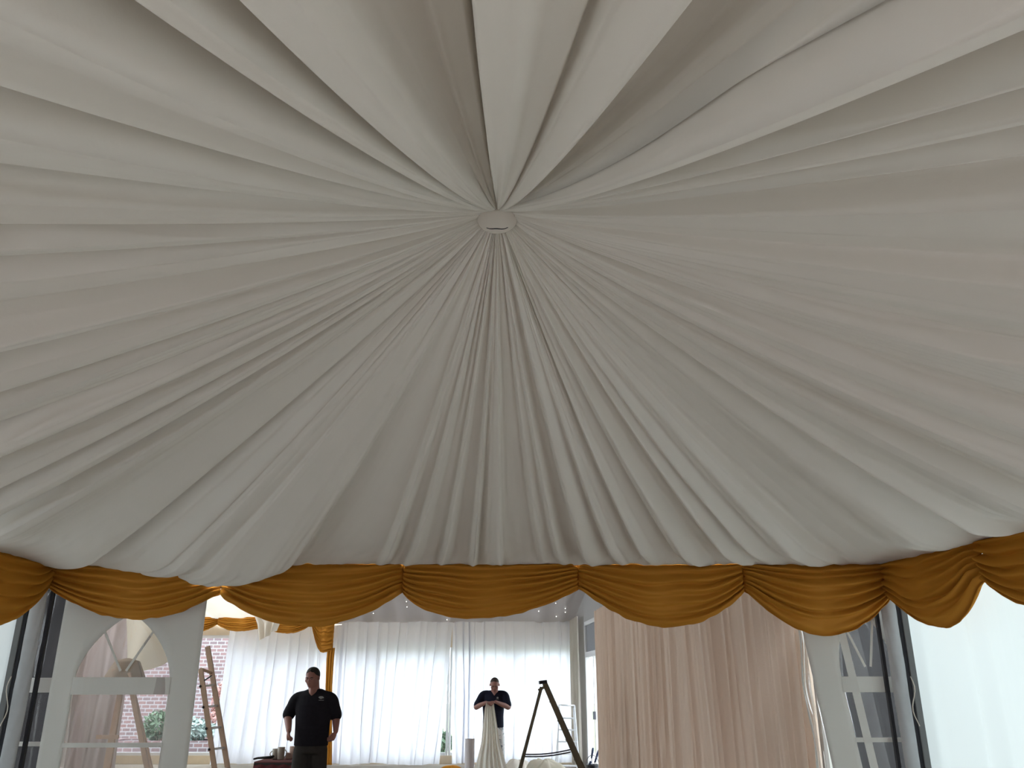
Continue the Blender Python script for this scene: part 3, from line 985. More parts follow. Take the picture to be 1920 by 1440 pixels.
def shrub(x, y, r, h_, m_, seed, label, n=500, z0=.0):
    rnd = random.Random(seed)
    mb = MB()
    for _ in range(n):
        while True:
            a = [rnd.uniform(-1, 1) for _ in range(3)]
            if .25 < sum(t * t for t in a) < 1: break
        c = Vector((x + a[0] * r, y + a[1] * r, z0 + h_ * .55 + a[2] * h_ * .45))
        d1 = Vector((rnd.uniform(-1, 1), rnd.uniform(-1, 1), rnd.uniform(-.4, 1))).normalized()
        d2 = d1.cross(Vector((rnd.uniform(-1, 1), rnd.uniform(-1, 1), rnd.uniform(-1, 1)))).normalized()
        L, W = rnd.uniform(.06, .11), rnd.uniform(.025, .045)
        mb.add([c - d1 * L, c + d2 * W, c + d1 * L, c - d2 * W], [(0, 1, 2, 3)])
    root = empty('shrub', (x, y, z0), label, 'shrub', 'shrubs outside the back windows')
    mb.build('foliage', m_, root)
    st = MB()
    for k in range(5):
        a = k * 2 * PI / 5
        st.tube([(x + .03 * math.cos(a), y + .03 * math.sin(a), z0 - .05), (x + .4 * r * math.cos(a), y + .4 * r * math.sin(a), z0 + h_ * .6)], [.02, .008], n=6)
    st.build('stem', M['timber'], root)
    return root


bx = empty('brick_planter', (-7.6, 22.1, -.1), 'low brick planter outside the back windows', 'planter')
for (c, s) in (((-7.6, 21.75, .12), (4.6, .16, .45)), ((-7.6, 22.7, .12), (4.6, .16, .45)), ((-9.82, 22.225, .12), (.16, .79, .45)), ((-5.38, 22.225, .12), (.16, .79, .45))):
    w = MB(); w.box(c, s); w.build('side', M['brick'], bx)
w = MB(); w.box((-7.6, 22.225, .09), (4.26, .77, .30)); w.build('soil', M['dark_box'], bx)
shrub(-7.0, 22.2, .42, .62, M['leaf_blue'], 1, 'silvery shrub seen beside the tall leaning ladder', z0=.24)
shrub(-7.85, 22.2, .42, .60, M['leaf_blue'], 2, 'silvery shrub seen through the arched window', z0=.24)
shrub(-8.7, 22.2, .42, .8, M['leaf'], 3, 'green shrub seen through the arched window', z0=.24)
shrub(-7.5, 23.8, .6, 1.9, M['leaf_red'], 4, 'russet shrub before the brick wall, seen through the arched window', 900, z0=-.05)
shrub(-1.72, 21.3, .34, .62, M['leaf'], 5, 'green shrub seen through the gap in the white curtains', z0=-.03)

# ------------------------------------------------------------------ ladders
def ladder_rails(root, a0, a1, b0, b1, w, d, m_, side, rung_m, nr, first, step, rr_=.014, rname='rung', tread=None):
    """two rails (a, b) and rungs between them"""
    for p, q in ((a0, a1), (b0, b1)):
        r = MB(); r.bar(p, q, w, d, side); r.build('rail', m_, root, bevel=.004)
    for i in range(nr):
        t = first + step * i
        p = Vector(a0).lerp(Vector(a1), t); q = Vector(b0).lerp(Vector(b1), t)
        r = MB()
        if tread: r.bar(p, q, tread[0], tread[1], (0, 0, 1))
        else: r.tube([p, q], rr_, n=10)
        r.build(rname, rung_m, root, smooth=not tread)


# tall pale ladder leaning left, seen nearly edge-on
LY = 11.4
t0 = P(372, 1212, LY + .12); t1 = P(386, 1212, LY + .12)
lad = empty('leaning_ladder', (-3.4, LY, 0), 'tall pale ladder leaning behind the arched window panel', 'ladder')
def rail_to_floor(ua, va, ub, vb, y):
    a, b = P(ua, va, y), P(ub, vb, y)
    t = (0.0 - b.z) / (a.z - b.z)
    return a, b.lerp(a, t)
A1, A0 = rail_to_floor(376, 1254, 402, 1440, LY - .15)
B1, B0 = rail_to_floor(389, 1212, 427, 1440, LY + .15)
for (p, q, w_) in ((A0, A1, .062), (B0, B1, .066)):
    r = MB(); r.bar(p, q, w_, .03, (0, 1, 0)); r.build('rail', M['timber'], lad, bevel=.004)
for i, vv in enumerate((1287, 1326, 1366, 1405, 1444, 1482, 1518)):
    pa = P(372 + (vv - 1254) * .14, vv, LY - .15); pb = P(389 + (vv - 1212) * .1667, vv - 3, LY + .15)
    if min(pa.z, pb.z) < .1: continue
    r = MB(); r.tube([pa, pb], .014, n=10); ro = r.build('rung', M['silver'], lad, smooth=True)
    r = MB(); r.ball(pa + Vector((-.0, -.022, 0)), (.017, .012, .017), 10, 6); r.build('rung_end', M['black_plastic'], ro, smooth=True)
r = MB(); r.bar(A1, B1.lerp(B0, .16), .03, .02); r.build('top_bar', M['timber'], lad)
r = MB(); r.bar(P(383, 1276, LY - .17), P(397, 1267, LY + .0), .014, .014); r.build('catch', M['steel'], lad)

# weathered trestle step ladder in front of the back curtain, seen from the side
TY = 13.2
root = empty('trestle_ladder', (P(1018, 1300, TY).x, TY, 0), 'dark weathered folding step ladder standing right of the man with the cloth', 'step ladder')
def leg_line(ua, va, ub, vb, y): return rail_to_floor(ua, va, ub, vb, y)
for dy, off in ((-.20, 0), (.20, 3)):
    p, q = leg_line(1021 + off * .2, 1281, 1089 + off, 1440, TY + dy)
    r = MB(); r.bar(q, p, .075, .035, (0, 1, 0)); r.build('front_stile', M['khaki'], root, bevel=.004)
    p, q = leg_line(1015 + off * .2, 1288, 976 - off * .4, 1440, TY + dy)
    r = MB(); r.bar(q, p, .045, .030, (0, 1, 0)); r.build('back_stile', M['khaki'], root, bevel=.004)
tp = P(1019, 1281, TY)
r = MB(); r.box((tp.x - .01, TY, tp.z + .015), (.115, .46, .05), Matrix.Rotation(-.12, 3, 'Y')); r.build('top_cap', M['black_plastic'], root, bevel=.008)
r = MB(); r.box((tp.x - .035, TY - .19, tp.z - .075), (.11, .04, .04), Matrix.Rotation(-.5, 3, 'Y')); r.build('hinge', M['khaki'], root)
for i in range(1, 6):
    t = i / 6.2
    a = P(1021, 1281, TY); p, q = leg_line(1021, 1281, 1089, 1440, TY)
    c = p.lerp(q, t)
    r = MB(); r.box((c.x + .0, TY, c.z), (.085, .38, .022)); r.build('tread', M['khaki'], root, bevel=.003)
for (va, vb) in ((1414.5, 1405.5), (1417.5 + 1, 1410)):
    a_, b_ = P(984, va, TY - .205), P(1070, vb, TY - .205)
    pts = [a_.lerp(b_, i / 8) + Vector((0, 0, -.022 * math.sin(PI * i / 8))) for i in range(9)]
    r = MB(); r.tube(pts, .010, n=8); r.build('stay_bar', M['steel'], root, smooth=True)

# small silver step ladder by the corner
SY = 17.6
root = empty('silver_step_ladder', (P(1064, 1322, SY).x, SY, 0), 'small silver aluminium step ladder by the far corner', 'step ladder')
a1, b1 = P(1048, 1322, SY), P(1077, 1323, SY)
_, a0 = rail_to_floor(1048, 1322, 1045.5, 1440, SY - .30); _, b0 = rail_to_floor(1077, 1323, 1086, 1440, SY - .30)
for p, q in ((a0, a1), (b0, b1)):
    r = MB(); r.bar(p, q, .026, .05, (0, 1, 0)); r.build('rail', M['silver'], root, bevel=.003)
r = MB(); r.tube([a1, b1], .014, n=8); r.build('top_rail', M['silver'], root, smooth=True)
for t in (.13, .30, .47, .64, .81):
    p = a0.lerp(a1, t); q = b0.lerp(b1, t)
    r = MB(); r.bar(p, q, .09, .025, (0, 0, 1)); r.build('tread', M['silver'], root, bevel=.003)
for p, q in ((a1 + Vector((.02, .06, -.05)), a0 + Vector((-.02, .62, 0))), (b1 + Vector((-.02, .06, -.05)), b0 + Vector((.0, .62, 0)))):
    r = MB(); r.bar(q, p, .02, .03, (0, 1, 0)); r.build('rear_leg', M['silver'], root)

# wooden A frame with a cloth over its top, seen through the arched window
AY = 12.4
root = empty('wooden_trestle', (P(236, 1300, AY).x, AY, 0), 'pale wooden A-frame trestle seen through the arched window', 'trestle')
top_a = P(236, 1262, AY)
for (ub, dy) in ((203, -.25), (276, -.25), (198, .25), (282, .25)):
    p, q = rail_to_floor(232 if ub < 236 else 241, 1262, ub, 1440, AY + dy)
    r = MB(); r.bar(q, p, .065, .04, (0, 1, 0)); r.build('leg', M['timber'], root, bevel=.004)
r = MB(); r.box((top_a.x, AY, top_a.z + .02), (.14, .6, .06)); r.build('top_beam', M['timber'], root, bevel=.005)
for zz_, hw in ((.95, .15), (.45, .29)):
    r = MB(); r.bar((top_a.x - hw, AY - .27, zz_), (top_a.x + hw, AY - .27, zz_), .05, .03); r.build('crossbar', M['timber'], root)
n, m = 60, 40
A, V = np.meshgrid(np.linspace(0, 1, n), np.linspace(0, 1, m), indexing='ij')
a = A * 2 * PI
hw = np.interp(V, [0, .12, .35, 1], [.02, .15, .22, .30])
zz = np.interp(V, [0, .12, .35, 1], [top_a.z + .20, top_a.z + .16, top_a.z + .0, top_a.z - .22]) + .02 * np.sin(5 * a) * V
tag(grid_obj('draped_cloth', top_a.x + hw * np.cos(a) * (1 + .06 * np.sin(7 * a) * V), AY + hw * 1.5 * np.sin(a) * (1 + .06 * np.sin(7 * a) * V), zz, M['tan_cloth'], wrap=True),
    'tan cloth draped over the wooden trestle behind the arched window', 'cloth')

# ------------------------------------------------------------------ table with mugs, left of the man
TBY = 10.7
tx0, tx1 = P(490, 1424, TBY).x, P(490, 1424, TBY).x + .58
tz = P(500, 1425, TBY).z
tb = empty('work_table', ((tx0 + tx1) / 2, TBY, 0), 'low dark table under a dark red cloth left of the dark-haired man', 'table')
r = MB(); r.box(((tx0 + tx1) / 2, TBY, tz - .02), (.58, .6, .03)); r.build('tabletop', M['dark_box'], tb, bevel=.005)
for sx in (-.25, .25):
    for sy in (-.26, .26):
        r = MB(); r.bar(((tx0 + tx1) / 2 + sx, TBY + sy, 0), ((tx0 + tx1) / 2 + sx, TBY + sy, tz - .035), .04, .04); r.build('leg', M['dark_box'], tb)
r = MB(); r.box(((tx0 + tx1) / 2, TBY - .29, tz - .22), (.53, .02, .38)); r.build('front_panel', M['dark_box'], tb)
n, m = 60, 30
A, V = np.meshgrid(np.linspace(0, 1, n), np.linspace(0, 1, m), indexing='ij')
yy = TBY - .335 + V * .66
zz = tz + .004 + 0 * A - np.where(V < .04, .07 + .015 * np.sin(A * 30), 0)
xx = tx0 - .02 + A * .62
zz = zz - np.where(A < .02, .10, 0)
tag(grid_obj('table_cloth', xx, yy, zz, M['red_cloth']), 'dark red cloth spread over the low table', 'tablecloth')


def mug(u, vb, y, r_, h_, m_, label, hside=1):
    c = P(u, vb, y); z0 = tz + .006
    root = empty('mug', (c.x, y, z0), label, 'mug', 'mugs on the low table')
    mb = MB()
    prof = [(r_ * .86, 0), (r_ * .95, h_ * .1), (r_, h_ * .5), (r_ * 1.02, h_), (r_ * .92, h_), (r_ * .90, h_ * .5), (r_ * .84, h_ * .08)]
    mb.rings([(c.x, y, z0 + z, rr2, rr2) for rr2, z in prof], 20)
    mb.build('cup', m_, root, smooth=True)
    mb = MB()
    pts = [(c.x + hside * (r_ + .028 * math.sin(PI * i / 8)), y, z0 + h_ * (.2 + .6 * i / 8)) for i in range(9)]
    mb.tube(pts, .006, n=6); mb.build('handle', m_, root, smooth=True)
    return root


mug(516.5, 1423, TBY + .02, .042, .115, M['mug'], 'pale stoneware mug on the red cloth, left of the taller cup', -1)
mug(526, 1423, TBY - .02, .042, .135, M['mug'], 'taller pale cup on the red cloth beside the shorter mug', 1)
mug(549, 1423, TBY + .10, .045, .135, M['cardboard'], 'pinkish cup on the red cloth half hidden behind the dark-haired man', 1)
c = P(537.5, 1424, TBY)
r = MB(); r.box((c.x, TBY + .10, tz + .006 + .033), (.065, .08, .065)); tag(r.build('carton', M['cardboard'], bevel=.004), 'small pale carton between the cups on the red cloth', 'carton')
c = P(495.5, 1424, TBY)
r = MB()
r.tube([(c.x - .06, TBY - .05, tz + .025), (c.x + .08, TBY - .02, tz + .03), (c.x + .14, TBY + .0, tz + .05)], [.012, .017, .012], n=10)
r.tube([(c.x - .06, TBY - .05, tz + .025), (c.x - .09, TBY - .12, tz + .02)], [.012, .010], n=8)
tag(r.build('hand_tool', M['black_plastic'], smooth=True), 'black hand tool lying on the red cloth left of the mugs', 'tool')

# ------------------------------------------------------------------ floor clutter at the back
c = P(881, 1385, 15.4)
rt = empty('card_tube', (c.x, 15.4, 0), 'white upright card tube left of the man with the cloth', 'tube')
r = MB(); rs = [(c.x, 15.4, 0, .083, .083), (c.x, 15.4, c.z, .083, .083), (c.x, 15.4, c.z, .074, .074), (c.x, 15.4, .03, .074, .074)]
r.rings(rs, 28); r.build('wall', M['white_tube'], rt, smooth=False)


def heap(x, y, rx, ry, h_, m_, seed, label, name='cloth_heap'):
    n, m = 64, 20
    A, V = np.meshgrid(np.linspace(0, 1, n), np.linspace(0, 1, m), indexing='ij')
    a = A * 2 * PI
    lump = 1 + .22 * np.sin(3 * a + seed) + .12 * np.sin(7 * a + 2 * seed)
    zz = h_ * np.clip(1 - V ** 2.6, 0, 1) ** .8 * (.85 + V * (.22 * np.sin(4 * a + seed * 2 + 5 * V) + .12 * np.sin(9 * a + 6 * V))) + .004
    zz[:, 0] = h_ * .85
    zz[:, -1] = .004
    return tag(grid_obj(name, x + rx * V * lump * np.cos(a), y + ry * V * lump * np.sin(a), zz, m_, wrap=True), label, 'cloth')


heap(P(972, 1430, 17.2).x, 17.2, .30, .24, .32, M['white_scrap'], 1, 'white cloth heap on the floor left of the weathered step ladder')
heap(P(1018, 1430, 16.6).x, 16.55, .40, .28, .38, M['cream_sheer'], 2, 'cream cloth heap on the floor behind the weathered step ladder')
heap(P(846, 1438, 18.6).x, 18.5, .22, .16, .08, M['gold'], 3, 'gold cloth scrap on the floor before the gap in the curtains')

# bucket with tools in front of the door
bx_, by_ = P(1111, 1437, 16.4).x, 16.4
bt = empty('tool_bucket', (bx_, by_, 0), 'black bucket standing before the glazed door', 'bucket')
bz = P(1113, 1434, 16.4).z
r = MB(); r.rings([(bx_, by_, 0, .085, .085), (bx_, by_, bz, .115, .115), (bx_, by_, bz, .107, .107), (bx_, by_, .03, .08, .08)], 28)
r.build('bucket_body', M['black_plastic'], bt, smooth=False)
r = MB(); pts = [(bx_ - .115 * math.cos(PI * i / 16), by_ - .02, bz + .16 * math.sin(PI * i / 16)) for i in range(17)]
r.tube(pts, .006, n=8); r.build('handle', M['steel'], bt, smooth=True)
r = MB(); rs = [(bx_ + .117 * math.cos(2 * PI * i / 28), by_ + .117 * math.sin(2 * PI * i / 28), bz) for i in range(29)]
r.tube(rs, .008, n=6, caps=False); r.build('rim', M['black_plastic'], bt, smooth=True)
for (ua, va, ub, vb, lab, dy) in ((1109, 1422, 1112, 1402, 'upright blue-handled tool, taller of those in the black bucket', 0),
                              (1115, 1430, 1123, 1406, 'tilted blue-handled tool in the black bucket, nearest the beige drape', .04),
                              (1105, 1434, 1108, 1427, 'short stubby blue-handled tool in the black bucket', -.05)):
    a_, b_ = P(ua, va, by_ + dy), P(ub, vb, by_ + dy)
    base = a_ + (a_ - b_).normalized() * .0
    base = Vector((bx_ + (a_.x - bx_) * .5, by_ + dy, .05))
    tl = empty('trowel', base, lab, 'tool', 'tools in the black bucket')
    r = MB(); r.tube([base, a_.lerp(b_, .1)], .007, n=8); r.build('shaft', M['steel'], tl, smooth=True)
    r = MB(); r.tube([a_.lerp(b_, .0), a_.lerp(b_, .3), a_.lerp(b_, .8), b_], [.013, .019, .021, .016], n=10); r.build('handle', M['blue_plastic'], tl, smooth=True)

# ------------------------------------------------------------------ people
def lerp_path(pts, n):
    """Catmull-Rom resampling of (x, y, z, r) points"""
    p = np.array(pts, float)
    p = np.vstack((2 * p[0] - p[1], p, 2 * p[-1] - p[-2]))
    out = []
    k = len(p) - 3
    for i in range(k):
        for t in np.linspace(0, 1, n, endpoint=False):
            a, b, c, d = p[i:i + 4]
            out.append(.5 * ((2 * b) + (c - a) * t + (2 * a - 5 * b + 4 * c - d) * t * t + (3 * b - a - 3 * c + d) * t ** 3))
    out.append(p[-2])
    return out


def limb(mb, pts, n=5, k=16):
    q = lerp_path(pts, n)
    mb.tube([x[:3] for x in q], [max(.003, x[3]) for x in q], n=k)
    mb.ball(q[0][:3], q[0][3] * .98, 12, 8); mb.ball(q[-1][:3], q[-1][3] * .98, 12, 8)


def hand(mb, wrist, dirv, palm_n, curl, size=1.0, thumb_side=1):
    """palm with four bent fingers and a thumb; dirv: wrist->knuckles, palm_n: out of the palm"""
    d = Vector(dirv).normalized(); nrm = Vector(palm_n); nrm = (nrm - d * nrm.dot(d)).normalized()
    s = d.cross(nrm) * thumb_side
    w = Vector(wrist)
    rot = Matrix((s, nrm, d)).transposed()
    mb.ball(w + d * .048 * size, (.041 * size, .019 * size, .056 * size), 14, 10, rot)
    for i, (o, L, r) in enumerate(((.029, .074, .0095), (.010, .082, .0098), (-.010, .076, .0094), (-.028, .060, .0085))):
        p = w + d * (.088 - .004 * abs(i - 1)) * size + s * o * size
        pts = [(*(p - d * .02 * size), r * size)]
        ang = 0
        cur = p
        for seg, fr in ((0, .45), (1, .32), (2, .23)):
            ang += curl * (1.0 if seg else .75) * (1 + .06 * i)
            v = d * math.cos(ang) + nrm * math.sin(ang)
            cur = cur + v * L * fr * size
            pts.append((*cur, r * size * (1 - .08 * seg)))
        limb(mb, pts, 3, 10)
    p = w + d * .03 * size + s * .032 * size
    v1 = (d * .62 + s * .62 + nrm * .35).normalized(); v2 = (d * .85 - s * .15 + nrm * .55).normalized()
    q1 = p + v1 * .034 * size; q2 = q1 + v2 * .030 * size; q3 = q2 + (v2 * .7 - s * .5).normalized() * .022 * size
    limb(mb, [(*p, .0125 * size), (*q1, .0115 * size), (*q2, .0105 * size), (*q3, .0085 * size)], 3, 10)


def head_parts(root, c, hgt, wid, tilt, turn, skin_mb, hair_m, skin_m, hair_full=True):
    """adds the skull to skin_mb and returns after linking face parts; c: centre of the head; tilt: chin down"""
    R = Matrix.Rotation(turn, 3, 'Z') @ Matrix.Rotation(tilt, 3, 'X')
    c = Vector(c)
    hw = wid / 2; hh = hgt / 2
    def L(x, y, z): return c + R @ Vector((x * hw, y * hw, z * hh))
    # skull, jaw, chin, nose, ears (front is -y)
    skin_mb.ball(L(0, .15, .22), (hw * .98, hw * 1.22, hh * .78), 18, 12, R)
    skin_mb.ball(L(0, -.22, -.30), (hw * .80, hw * .92, hh * .62), 16, 10, R)
    skin_mb.ball(L(0, -.62, -.72), (hw * .45, hw * .42, hh * .24), 12, 8, R)
    skin_mb.ball(L(0, -1.0, .05), (hw * .62, hw * .2, hh * .10), 12, 8, R)      # brow
    for s in (-1, 1):
        skin_mb.ball(L(s * .55, -.72, -.22), (hw * .30, hw * .30, hh * .22), 10, 8, R)   # cheek
    skin_mb.add([L(-.13, -.98, .02), L(.13, -.98, .02), L(0, -1.12, .02), L(-.24, -.98, -.30), L(.24, -.98, -.30), L(0, -1.42, -.27), L(0, -1.02, -.36), L(0, -.8, -.1)],
                [(0, 2, 5, 3), (2, 1, 4, 5), (3, 5, 6), (5, 4, 6), (0, 3, 6, 7), (1, 7, 6, 4), (0, 7, 1, 2)])
    for s in (-1, 1):
        skin_mb.ball(L(s * 1.02, .12, -.05), (hw * .12, hw * .26, hh * .24), 10, 8, R @ Matrix.Rotation(s * .3, 3, 'Z'))
    # eyes, brows, mouth, hair
    for s in (-1, 1):
        e = MB(); e.ball(L(s * .36, -.93, -.06), (hw * .16, hw * .10, hh * .065), 10, 7, R)
        eo = e.build('eye', M['eye'], root, smooth=True)
        e = MB(); e.ball(L(s * .36, -1.025, -.06), (hw * .07, hw * .03, hh * .055), 8, 6, R); e.build('iris', M['iris'], eo, smooth=True)
        e = MB(); e.tube([L(s * .14, -1.16, .05), L(s * .36, -1.14, .10), L(s * .60, -1.00, .05)], [hw * .04, hw * .06, hw * .03], n=8); e.build('eyebrow', hair_m, root, smooth=True)
    e = MB(); e.tube([L(-.28, -.93, -.50), L(-.1, -1.06, -.485), L(.1, -1.06, -.485), L(.28, -.93, -.50)], [hw * .03, hw * .06, hw * .06, hw * .03], n=8); e.build('mouth', M['lip'], root, smooth=True)
    # hair cap
    n, m = 40, 16
    A, V = np.meshgrid(np.linspace(0, 1, n), np.linspace(0, 1, m), indexing='ij')
    a = A * 2 * PI
    # hairline angle from the crown: short at the front, long behind
    front = .5 - .5 * np.sin(a)         # 1 at the front (-y)
    lim = np.where(hair_full, 1.95 - .95 * front ** 2.0, 1.75 - .85 * front ** 1.5)
    ph = V * lim
    th_ = (1.06 if hair_full else 1.03) - .055 * V ** 3
    lx = hw * .98 * th_ * np.sin(ph) * np.cos(a); ly = hw * 1.22 * th_ * np.sin(ph) * np.sin(a); lz = hh * .80 * (1.06 if hair_full else 1.02) * np.cos(ph)
    lim_j = .003 * vnoise(a * 9, 5) * V
    lz = lz + (.004 * np.sin(9 * a + 3 * ph) * np.sin(ph) if hair_full else 0) + lim_j
    pos = np.stack((lx, ly, lz), -1) @ np.array(R.transposed())
    cc = L(0, .15, .22)
    grid_obj('hair', pos[..., 0] + cc.x, pos[..., 1] + cc.y, pos[..., 2] + cc.z, hair_m, root, wrap=True, thick=.003)


# ---- dark-haired man striding towards us
MY = 9.8
def m1(u, v, dy=0): return P(u, v, MY + dy)
man = empty('person', (m1(587, 1400).x, MY, 0), 'person in black polo shirt and dark trousers walking forward, arms held out', 'person')
hc = m1(587, 1271); nk = m1(588, 1292)
cx = m1(587, 1330).x
sk = MB()
head_parts(man, (hc.x, MY - .03, hc.z), .212, .148, .10, -.20, sk, M['hair'], M['skin'])
limb(sk, [(nk.x - .005, MY + .01, hc.z - .03, .058), (nk.x, MY + .03, nk.z - .02, .064), (cx, MY + .05, nk.z - .09, .075)])
limb(sk, [(nk.x, MY + .0, nk.z + .0, .050), (nk.x, MY - .030, nk.z - .035, .042), (nk.x, MY - .052, nk.z - .070, .022)])
zsh = m1(587, 1304).z; zhem = m1(587, 1393).z; zch = m1(587, 1322).z; zw = m1(587, 1370).z
def rngs(sc): return [(cx, MY + .03, zhem + .02, .175 * sc, .125 * sc), (cx, MY + .03, zw, .180 * sc, .130 * sc), (cx, MY + .03, zch, .195 * sc, .130 * sc),
                      (cx, MY + .035, zsh, .190 * sc, .105 * sc), (cx, MY + .04, zsh + .045, .13 * sc, .075 * sc), (cx, MY + .04, zsh + .07, .07 * sc, .055 * sc)]
sk.rings(rngs(.93))
arms = []
for s, (sx, sy_), (ex, ey), (wx, wy_), (hx, hy), fwd in ((-1, (557, 1311), (540, 1342), (541.5, 1370), (541, 1376), -.10), (1, (621, 1311), (630.5, 1343), (629.5, 1371), (629, 1377), .02)):
    S_ = m1(sx, sy_, .04); E_ = m1(ex, ey, .10); W_ = m1(wx, wy_, fwd); 
    arms.append((S_, E_, W_))
    limb(sk, [(*S_, .055), (*S_.lerp(E_, .5), .052), (*E_, .043), (*E_.lerp(W_, .35), .042), (*W_, .028)])
    dv = Vector((.04 * -s, -.25, -1)) if s < 0 else Vector((-.25, -.3, -1))
    hand(sk, W_, dv, (-s * 1.0, .1, -.1) , 1.35 if s < 0 else 1.0, 1.0, thumb_side=-s if s > 0 else 1)
# legs
hipz = zhem + .0
stance = ((-1, .085, -.12), (1, .085, .16))
for s, ox, fy in stance:
    limb(sk, [(cx + s * .085, MY + .03, hipz - .03, .085), (cx + s * .10, MY + fy * .4 - .02, .50, .062), (cx + s * .11, MY + fy + .04, .10, .045)])
sk.build('body', M['skin'], man, smooth=True, remesh=.0065, smooth_it=2)
po = MB()
po.rings(rngs(1.03) )
po.rings([(cx, MY + .03, zhem - .03, .185, .135), (cx, MY + .03, zhem + .05, .186, .137), (cx, MY + .03, zw + .03, .188, .137)], 24)
for (S_, E_, W_), s in zip(arms, (-1, 1)):
    q = S_.lerp(E_, .93)
    limb(po, [(cx + s * .09, MY + .04, zsh - .005, .062), (*S_, .068), (*S_.lerp(E_, .5), .070), (*q, .069)], 5, 18)
pol = po.build('polo_shirt', M['black_polo'], man, smooth=True, remesh=.009, smooth_it=4)
# collar and emblem
n, m = 40, 6
A, V = np.meshgrid(np.linspace(0, 1, n), np.linspace(0, 1, m), indexing='ij')
a = -PI / 2 + .35 + A * (2 * PI - .7)
rx = .072 + .040 * V; ry = .070 + .034 * V
zc_ = nk.z - .035 - .045 * V ** 1.3 - .035 * (np.sin(a) < 0) * np.abs(np.sin(a)) ** 2
grid_obj('collar', cx + rx * np.cos(a), MY + .035 + ry * np.sin(a), zc_, M['black_polo'], pol, thick=.006)
ec = m1(606, 1309)
e = MB()
for k in range(7):
    aa = k / 7 * PI
    e.ball((ec.x + .024 * math.cos(aa), MY - .112, ec.z + .014 * math.sin(aa) + .004), (.008, .004, .005), 8, 6)
e.ball((ec.x, MY - .115, ec.z + .003), (.020, .005, .010), 10, 6)
e.box((ec.x + .004, MY - .113, ec.z - .020), (.055, .006, .004))
e.build('emblem', M['emblem'], pol, smooth=True)
tr = MB()
tr.rings([(cx, MY + .03, hipz - .10, .172, .128), (cx, MY + .03, hipz - .02, .176, .130), (cx, MY + .03, hipz + .06, .17, .125)], 24)
for s, ox, fy in stance:
    limb(tr, [(cx + s * .085, MY + .03, hipz - .06, .098), (cx + s * .098, MY + fy * .3, .62, .088), (cx + s * .102, MY + fy * .55 - .02, .45, .078), (cx + s * .11, MY + fy + .04, .13, .073)], 5, 18)
tr.build('trousers', M['dark_trouser'], man, smooth=True, remesh=.010, smooth_it=3)
for s, ox, fy in stance:
    b = MB(); b.ball((cx + s * .115, MY + fy - .04, .055), (.052, .145, .055), 16, 10); b.box((cx + s * .115, MY + fy - .04, .012), (.09, .27, .022))
    b.build('shoe', M['shoe'], man, smooth=True, remesh=.008, smooth_it=2)

# ---- man at the back, head bowed over the cloth in his hands
NY = 16.0
def m2(u, v, dy=0): return P(u, v, NY + dy)
man2 = empty('person', (m2(926, 1400).x, NY, 0), 'person in navy polo and pale mottled trousers, head bowed over held cloth', 'person')
hc = m2(927.5, 1284); nk = m2(927, 1297)
cx = m2(925, 1330).x
sk = MB()
head_parts(man2, (hc.x, NY - .07, hc.z), .235, .165, .38, 0, sk, M['hair_short'], M['skin2'], False)
limb(sk, [(hc.x, NY - .02, hc.z - .05, .062), (nk.x, NY + .02, nk.z - .02, .066), (cx, NY + .05, nk.z - .09, .08)])
zsh = m2(925, 1303).z; zhem = m2(925, 1362).z; zch = m2(925, 1318).z; zw = m2(925, 1345).z
def rng2(sc): return [(cx, NY + .04, zhem + .02, .178 * sc, .125 * sc), (cx, NY + .04, zw, .178 * sc, .130 * sc), (cx, NY + .04, zch, .195 * sc, .130 * sc),
                      (cx, NY + .045, zsh, .195 * sc, .105 * sc), (cx, NY + .045, zsh + .05, .14 * sc, .078 * sc), (cx, NY + .045, zsh + .08, .07 * sc, .055 * sc)]
limb(sk, [(nk.x, NY + .0, nk.z + .0, .050), (nk.x, NY - .025, nk.z - .03, .042), (nk.x, NY - .045, nk.z - .055, .022)])
sk.rings(rng2(.93))
arms = []
for s, (sx, sy_), (ex, ey), (wx, wy_) in ((-1, (906, 1304), (892.5, 1326), (911.5, 1317)), (1, (946, 1304), (953.5, 1326), (929, 1316))):
    S_ = m2(sx, sy_, .05); E_ = m2(ex, ey, -.06); W_ = m2(wx, wy_, -.29)
    arms.append((S_, E_, W_))
    limb(sk, [(*S_, .056), (*S_.lerp(E_, .5), .053), (*E_, .044), (*E_.lerp(W_, .35), .044), (*W_, .029)])
    hand(sk, W_, (-s * 1.0, -.25, -.05), (0, .2, -1), 1.1, 1.0, thumb_side=s)
for s in (-1, 1):
    limb(sk, [(cx + s * .095, NY + .04, zhem - .03, .085), (cx + s * .12, NY + .0, .48, .062), (cx + s * .14, NY + .04, .10, .045)])
sk.build('body', M['skin2'], man2, smooth=True, remesh=.0065, smooth_it=2)
po = MB()
po.rings(rng2(1.03))
po.rings([(cx, NY + .04, zhem - .02, .188, .135), (cx, NY + .04, zhem + .05, .188, .137), (cx, NY + .04, zw, .186, .137)], 24)
for (S_, E_, W_), s in zip(arms, (-1, 1)):
    q = S_.lerp(E_, .82)
    limb(po, [(cx + s * .10, NY + .045, zsh + .01, .072), (*S_, .075), (*S_.lerp(E_, .5), .072), (*q, .069)], 5, 18)
pol = po.build('polo_shirt', M['navy_polo'], man2, smooth=True, remesh=.009, smooth_it=4)
n, m = 40, 6
A, V = np.meshgrid(np.linspace(0, 1, n), np.linspace(0, 1, m), indexing='ij')
a = -PI / 2 + .35 + A * (2 * PI - .7)
rx = .075 + .038 * V; ry = .073 + .034 * V
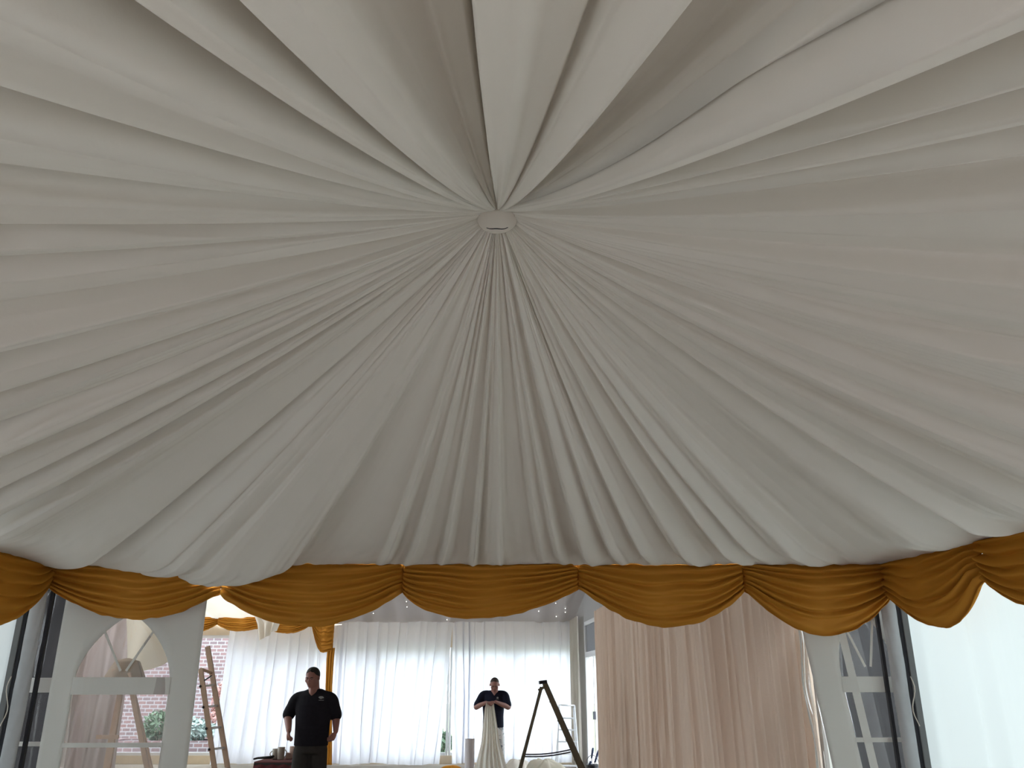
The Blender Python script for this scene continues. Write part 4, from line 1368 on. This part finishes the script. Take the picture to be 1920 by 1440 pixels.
grid_obj('collar', cx + rx * np.cos(a), NY + .035 + ry * np.sin(a), nk.z - .03 - .045 * V ** 1.3 - .03 * (np.sin(a) < 0) * np.abs(np.sin(a)) ** 2, M['navy_polo'], pol, thick=.006)
ec = m2(933, 1308)
e = MB(); e.ball((ec.x, NY - .105, ec.z), (.020, .006, .014), 10, 6); e.box((ec.x, NY - .105, ec.z - .022), (.05, .006, .007)); e.build('emblem', M['emblem'], pol, smooth=True)
tr = MB()
tr.rings([(cx, NY + .04, zhem - .10, .172, .128), (cx, NY + .04, zhem - .02, .176, .130), (cx, NY + .04, zhem + .05, .17, .125)], 24)
for s in (-1, 1):
    limb(tr, [(cx + s * .095, NY + .04, zhem - .06, .100), (cx + s * .115, NY + .02, .66, .092), (cx + s * .125, NY + .0, .46, .084), (cx + s * .14, NY + .04, .12, .080)], 5, 18)
tr.build('trousers', M['mottled'], man2, smooth=True, remesh=.010, smooth_it=3)
for s in (-1, 1):
    b = MB(); b.ball((cx + s * .145, NY - .03, .055), (.052, .145, .055), 16, 10); b.box((cx + s * .145, NY - .03, .012), (.09, .27, .022))
    b.build('shoe', M['shoe'], man2, smooth=True, remesh=.008, smooth_it=2)

# the cloth in his hands, falling to the floor
n, m = 160, 70
A, V = np.meshgrid(np.linspace(0, 1, n), np.linspace(0, 1, m), indexing='ij')
ty = NY - .36
zt_ = m2(918, 1317, -.36).z
xl = np.interp(V, [0, .08, .5, 1], [P(912, 1320, ty).x, P(909, 1325, ty).x, P(902.5, 1384, ty).x, P(884, 1470, ty).x])
xr = np.interp(V, [0, .08, .5, 1], [P(925.5, 1320, ty).x, P(927, 1325, ty).x, P(937, 1384, ty).x, P(960, 1470, ty).x])
xs, ys = fold_profile(1.0, .12, 77)
f = cosint(A + .03 * vnoise(V * 3, 4), xs, ys)
X = xl + (xr - xl) * A
Y = ty - .10 * V * np.sin(PI * A) - (.02 + .10 * V) * f + .05 * (1 - V)
Z = zt_ * (1 - V) + .012
tag(grid_obj('held_cloth', X, Y, Z, M['cream_sheer']), 'long cream sheer cloth falling from the hands of the man at the back', 'cloth')

# ------------------------------------------------------------------ light: overcast sky
wd = bpy.data.worlds.new('overcast sky'); SC.world = wd
wd.use_nodes = True
nt = wd.node_tree; nt.nodes.clear()
out = nt.nodes.new('ShaderNodeOutputWorld')
bg = N(nt, 'ShaderNodeBackground', Color=(.86, .93, 1.0, 1), Strength=3.4)
nt.links.new(bg.outputs[0], out.inputs[0])

cam = bpy.data.cameras.new('camera')
cam.sensor_width = 36; cam.lens = F / 1920 * 36
cam.clip_end = 300
co = bpy.data.objects.new('camera', cam); COL.objects.link(co)
co.location = CAM; co.rotation_euler = (PI / 2 + PITCH, 0, 0)
SC.camera = co
vs_ = SC.view_settings
vs_.view_transform = 'Standard'; vs_.look = 'None'; vs_.gamma = 1; vs_.use_curve_mapping = False
vs_.exposure = 1.24
SC.cycles.use_denoising = True
SC.cycles.max_bounces = 12; SC.cycles.diffuse_bounces = 8; SC.cycles.transparent_max_bounces = 16
SC.cycles.transmission_bounces = 8
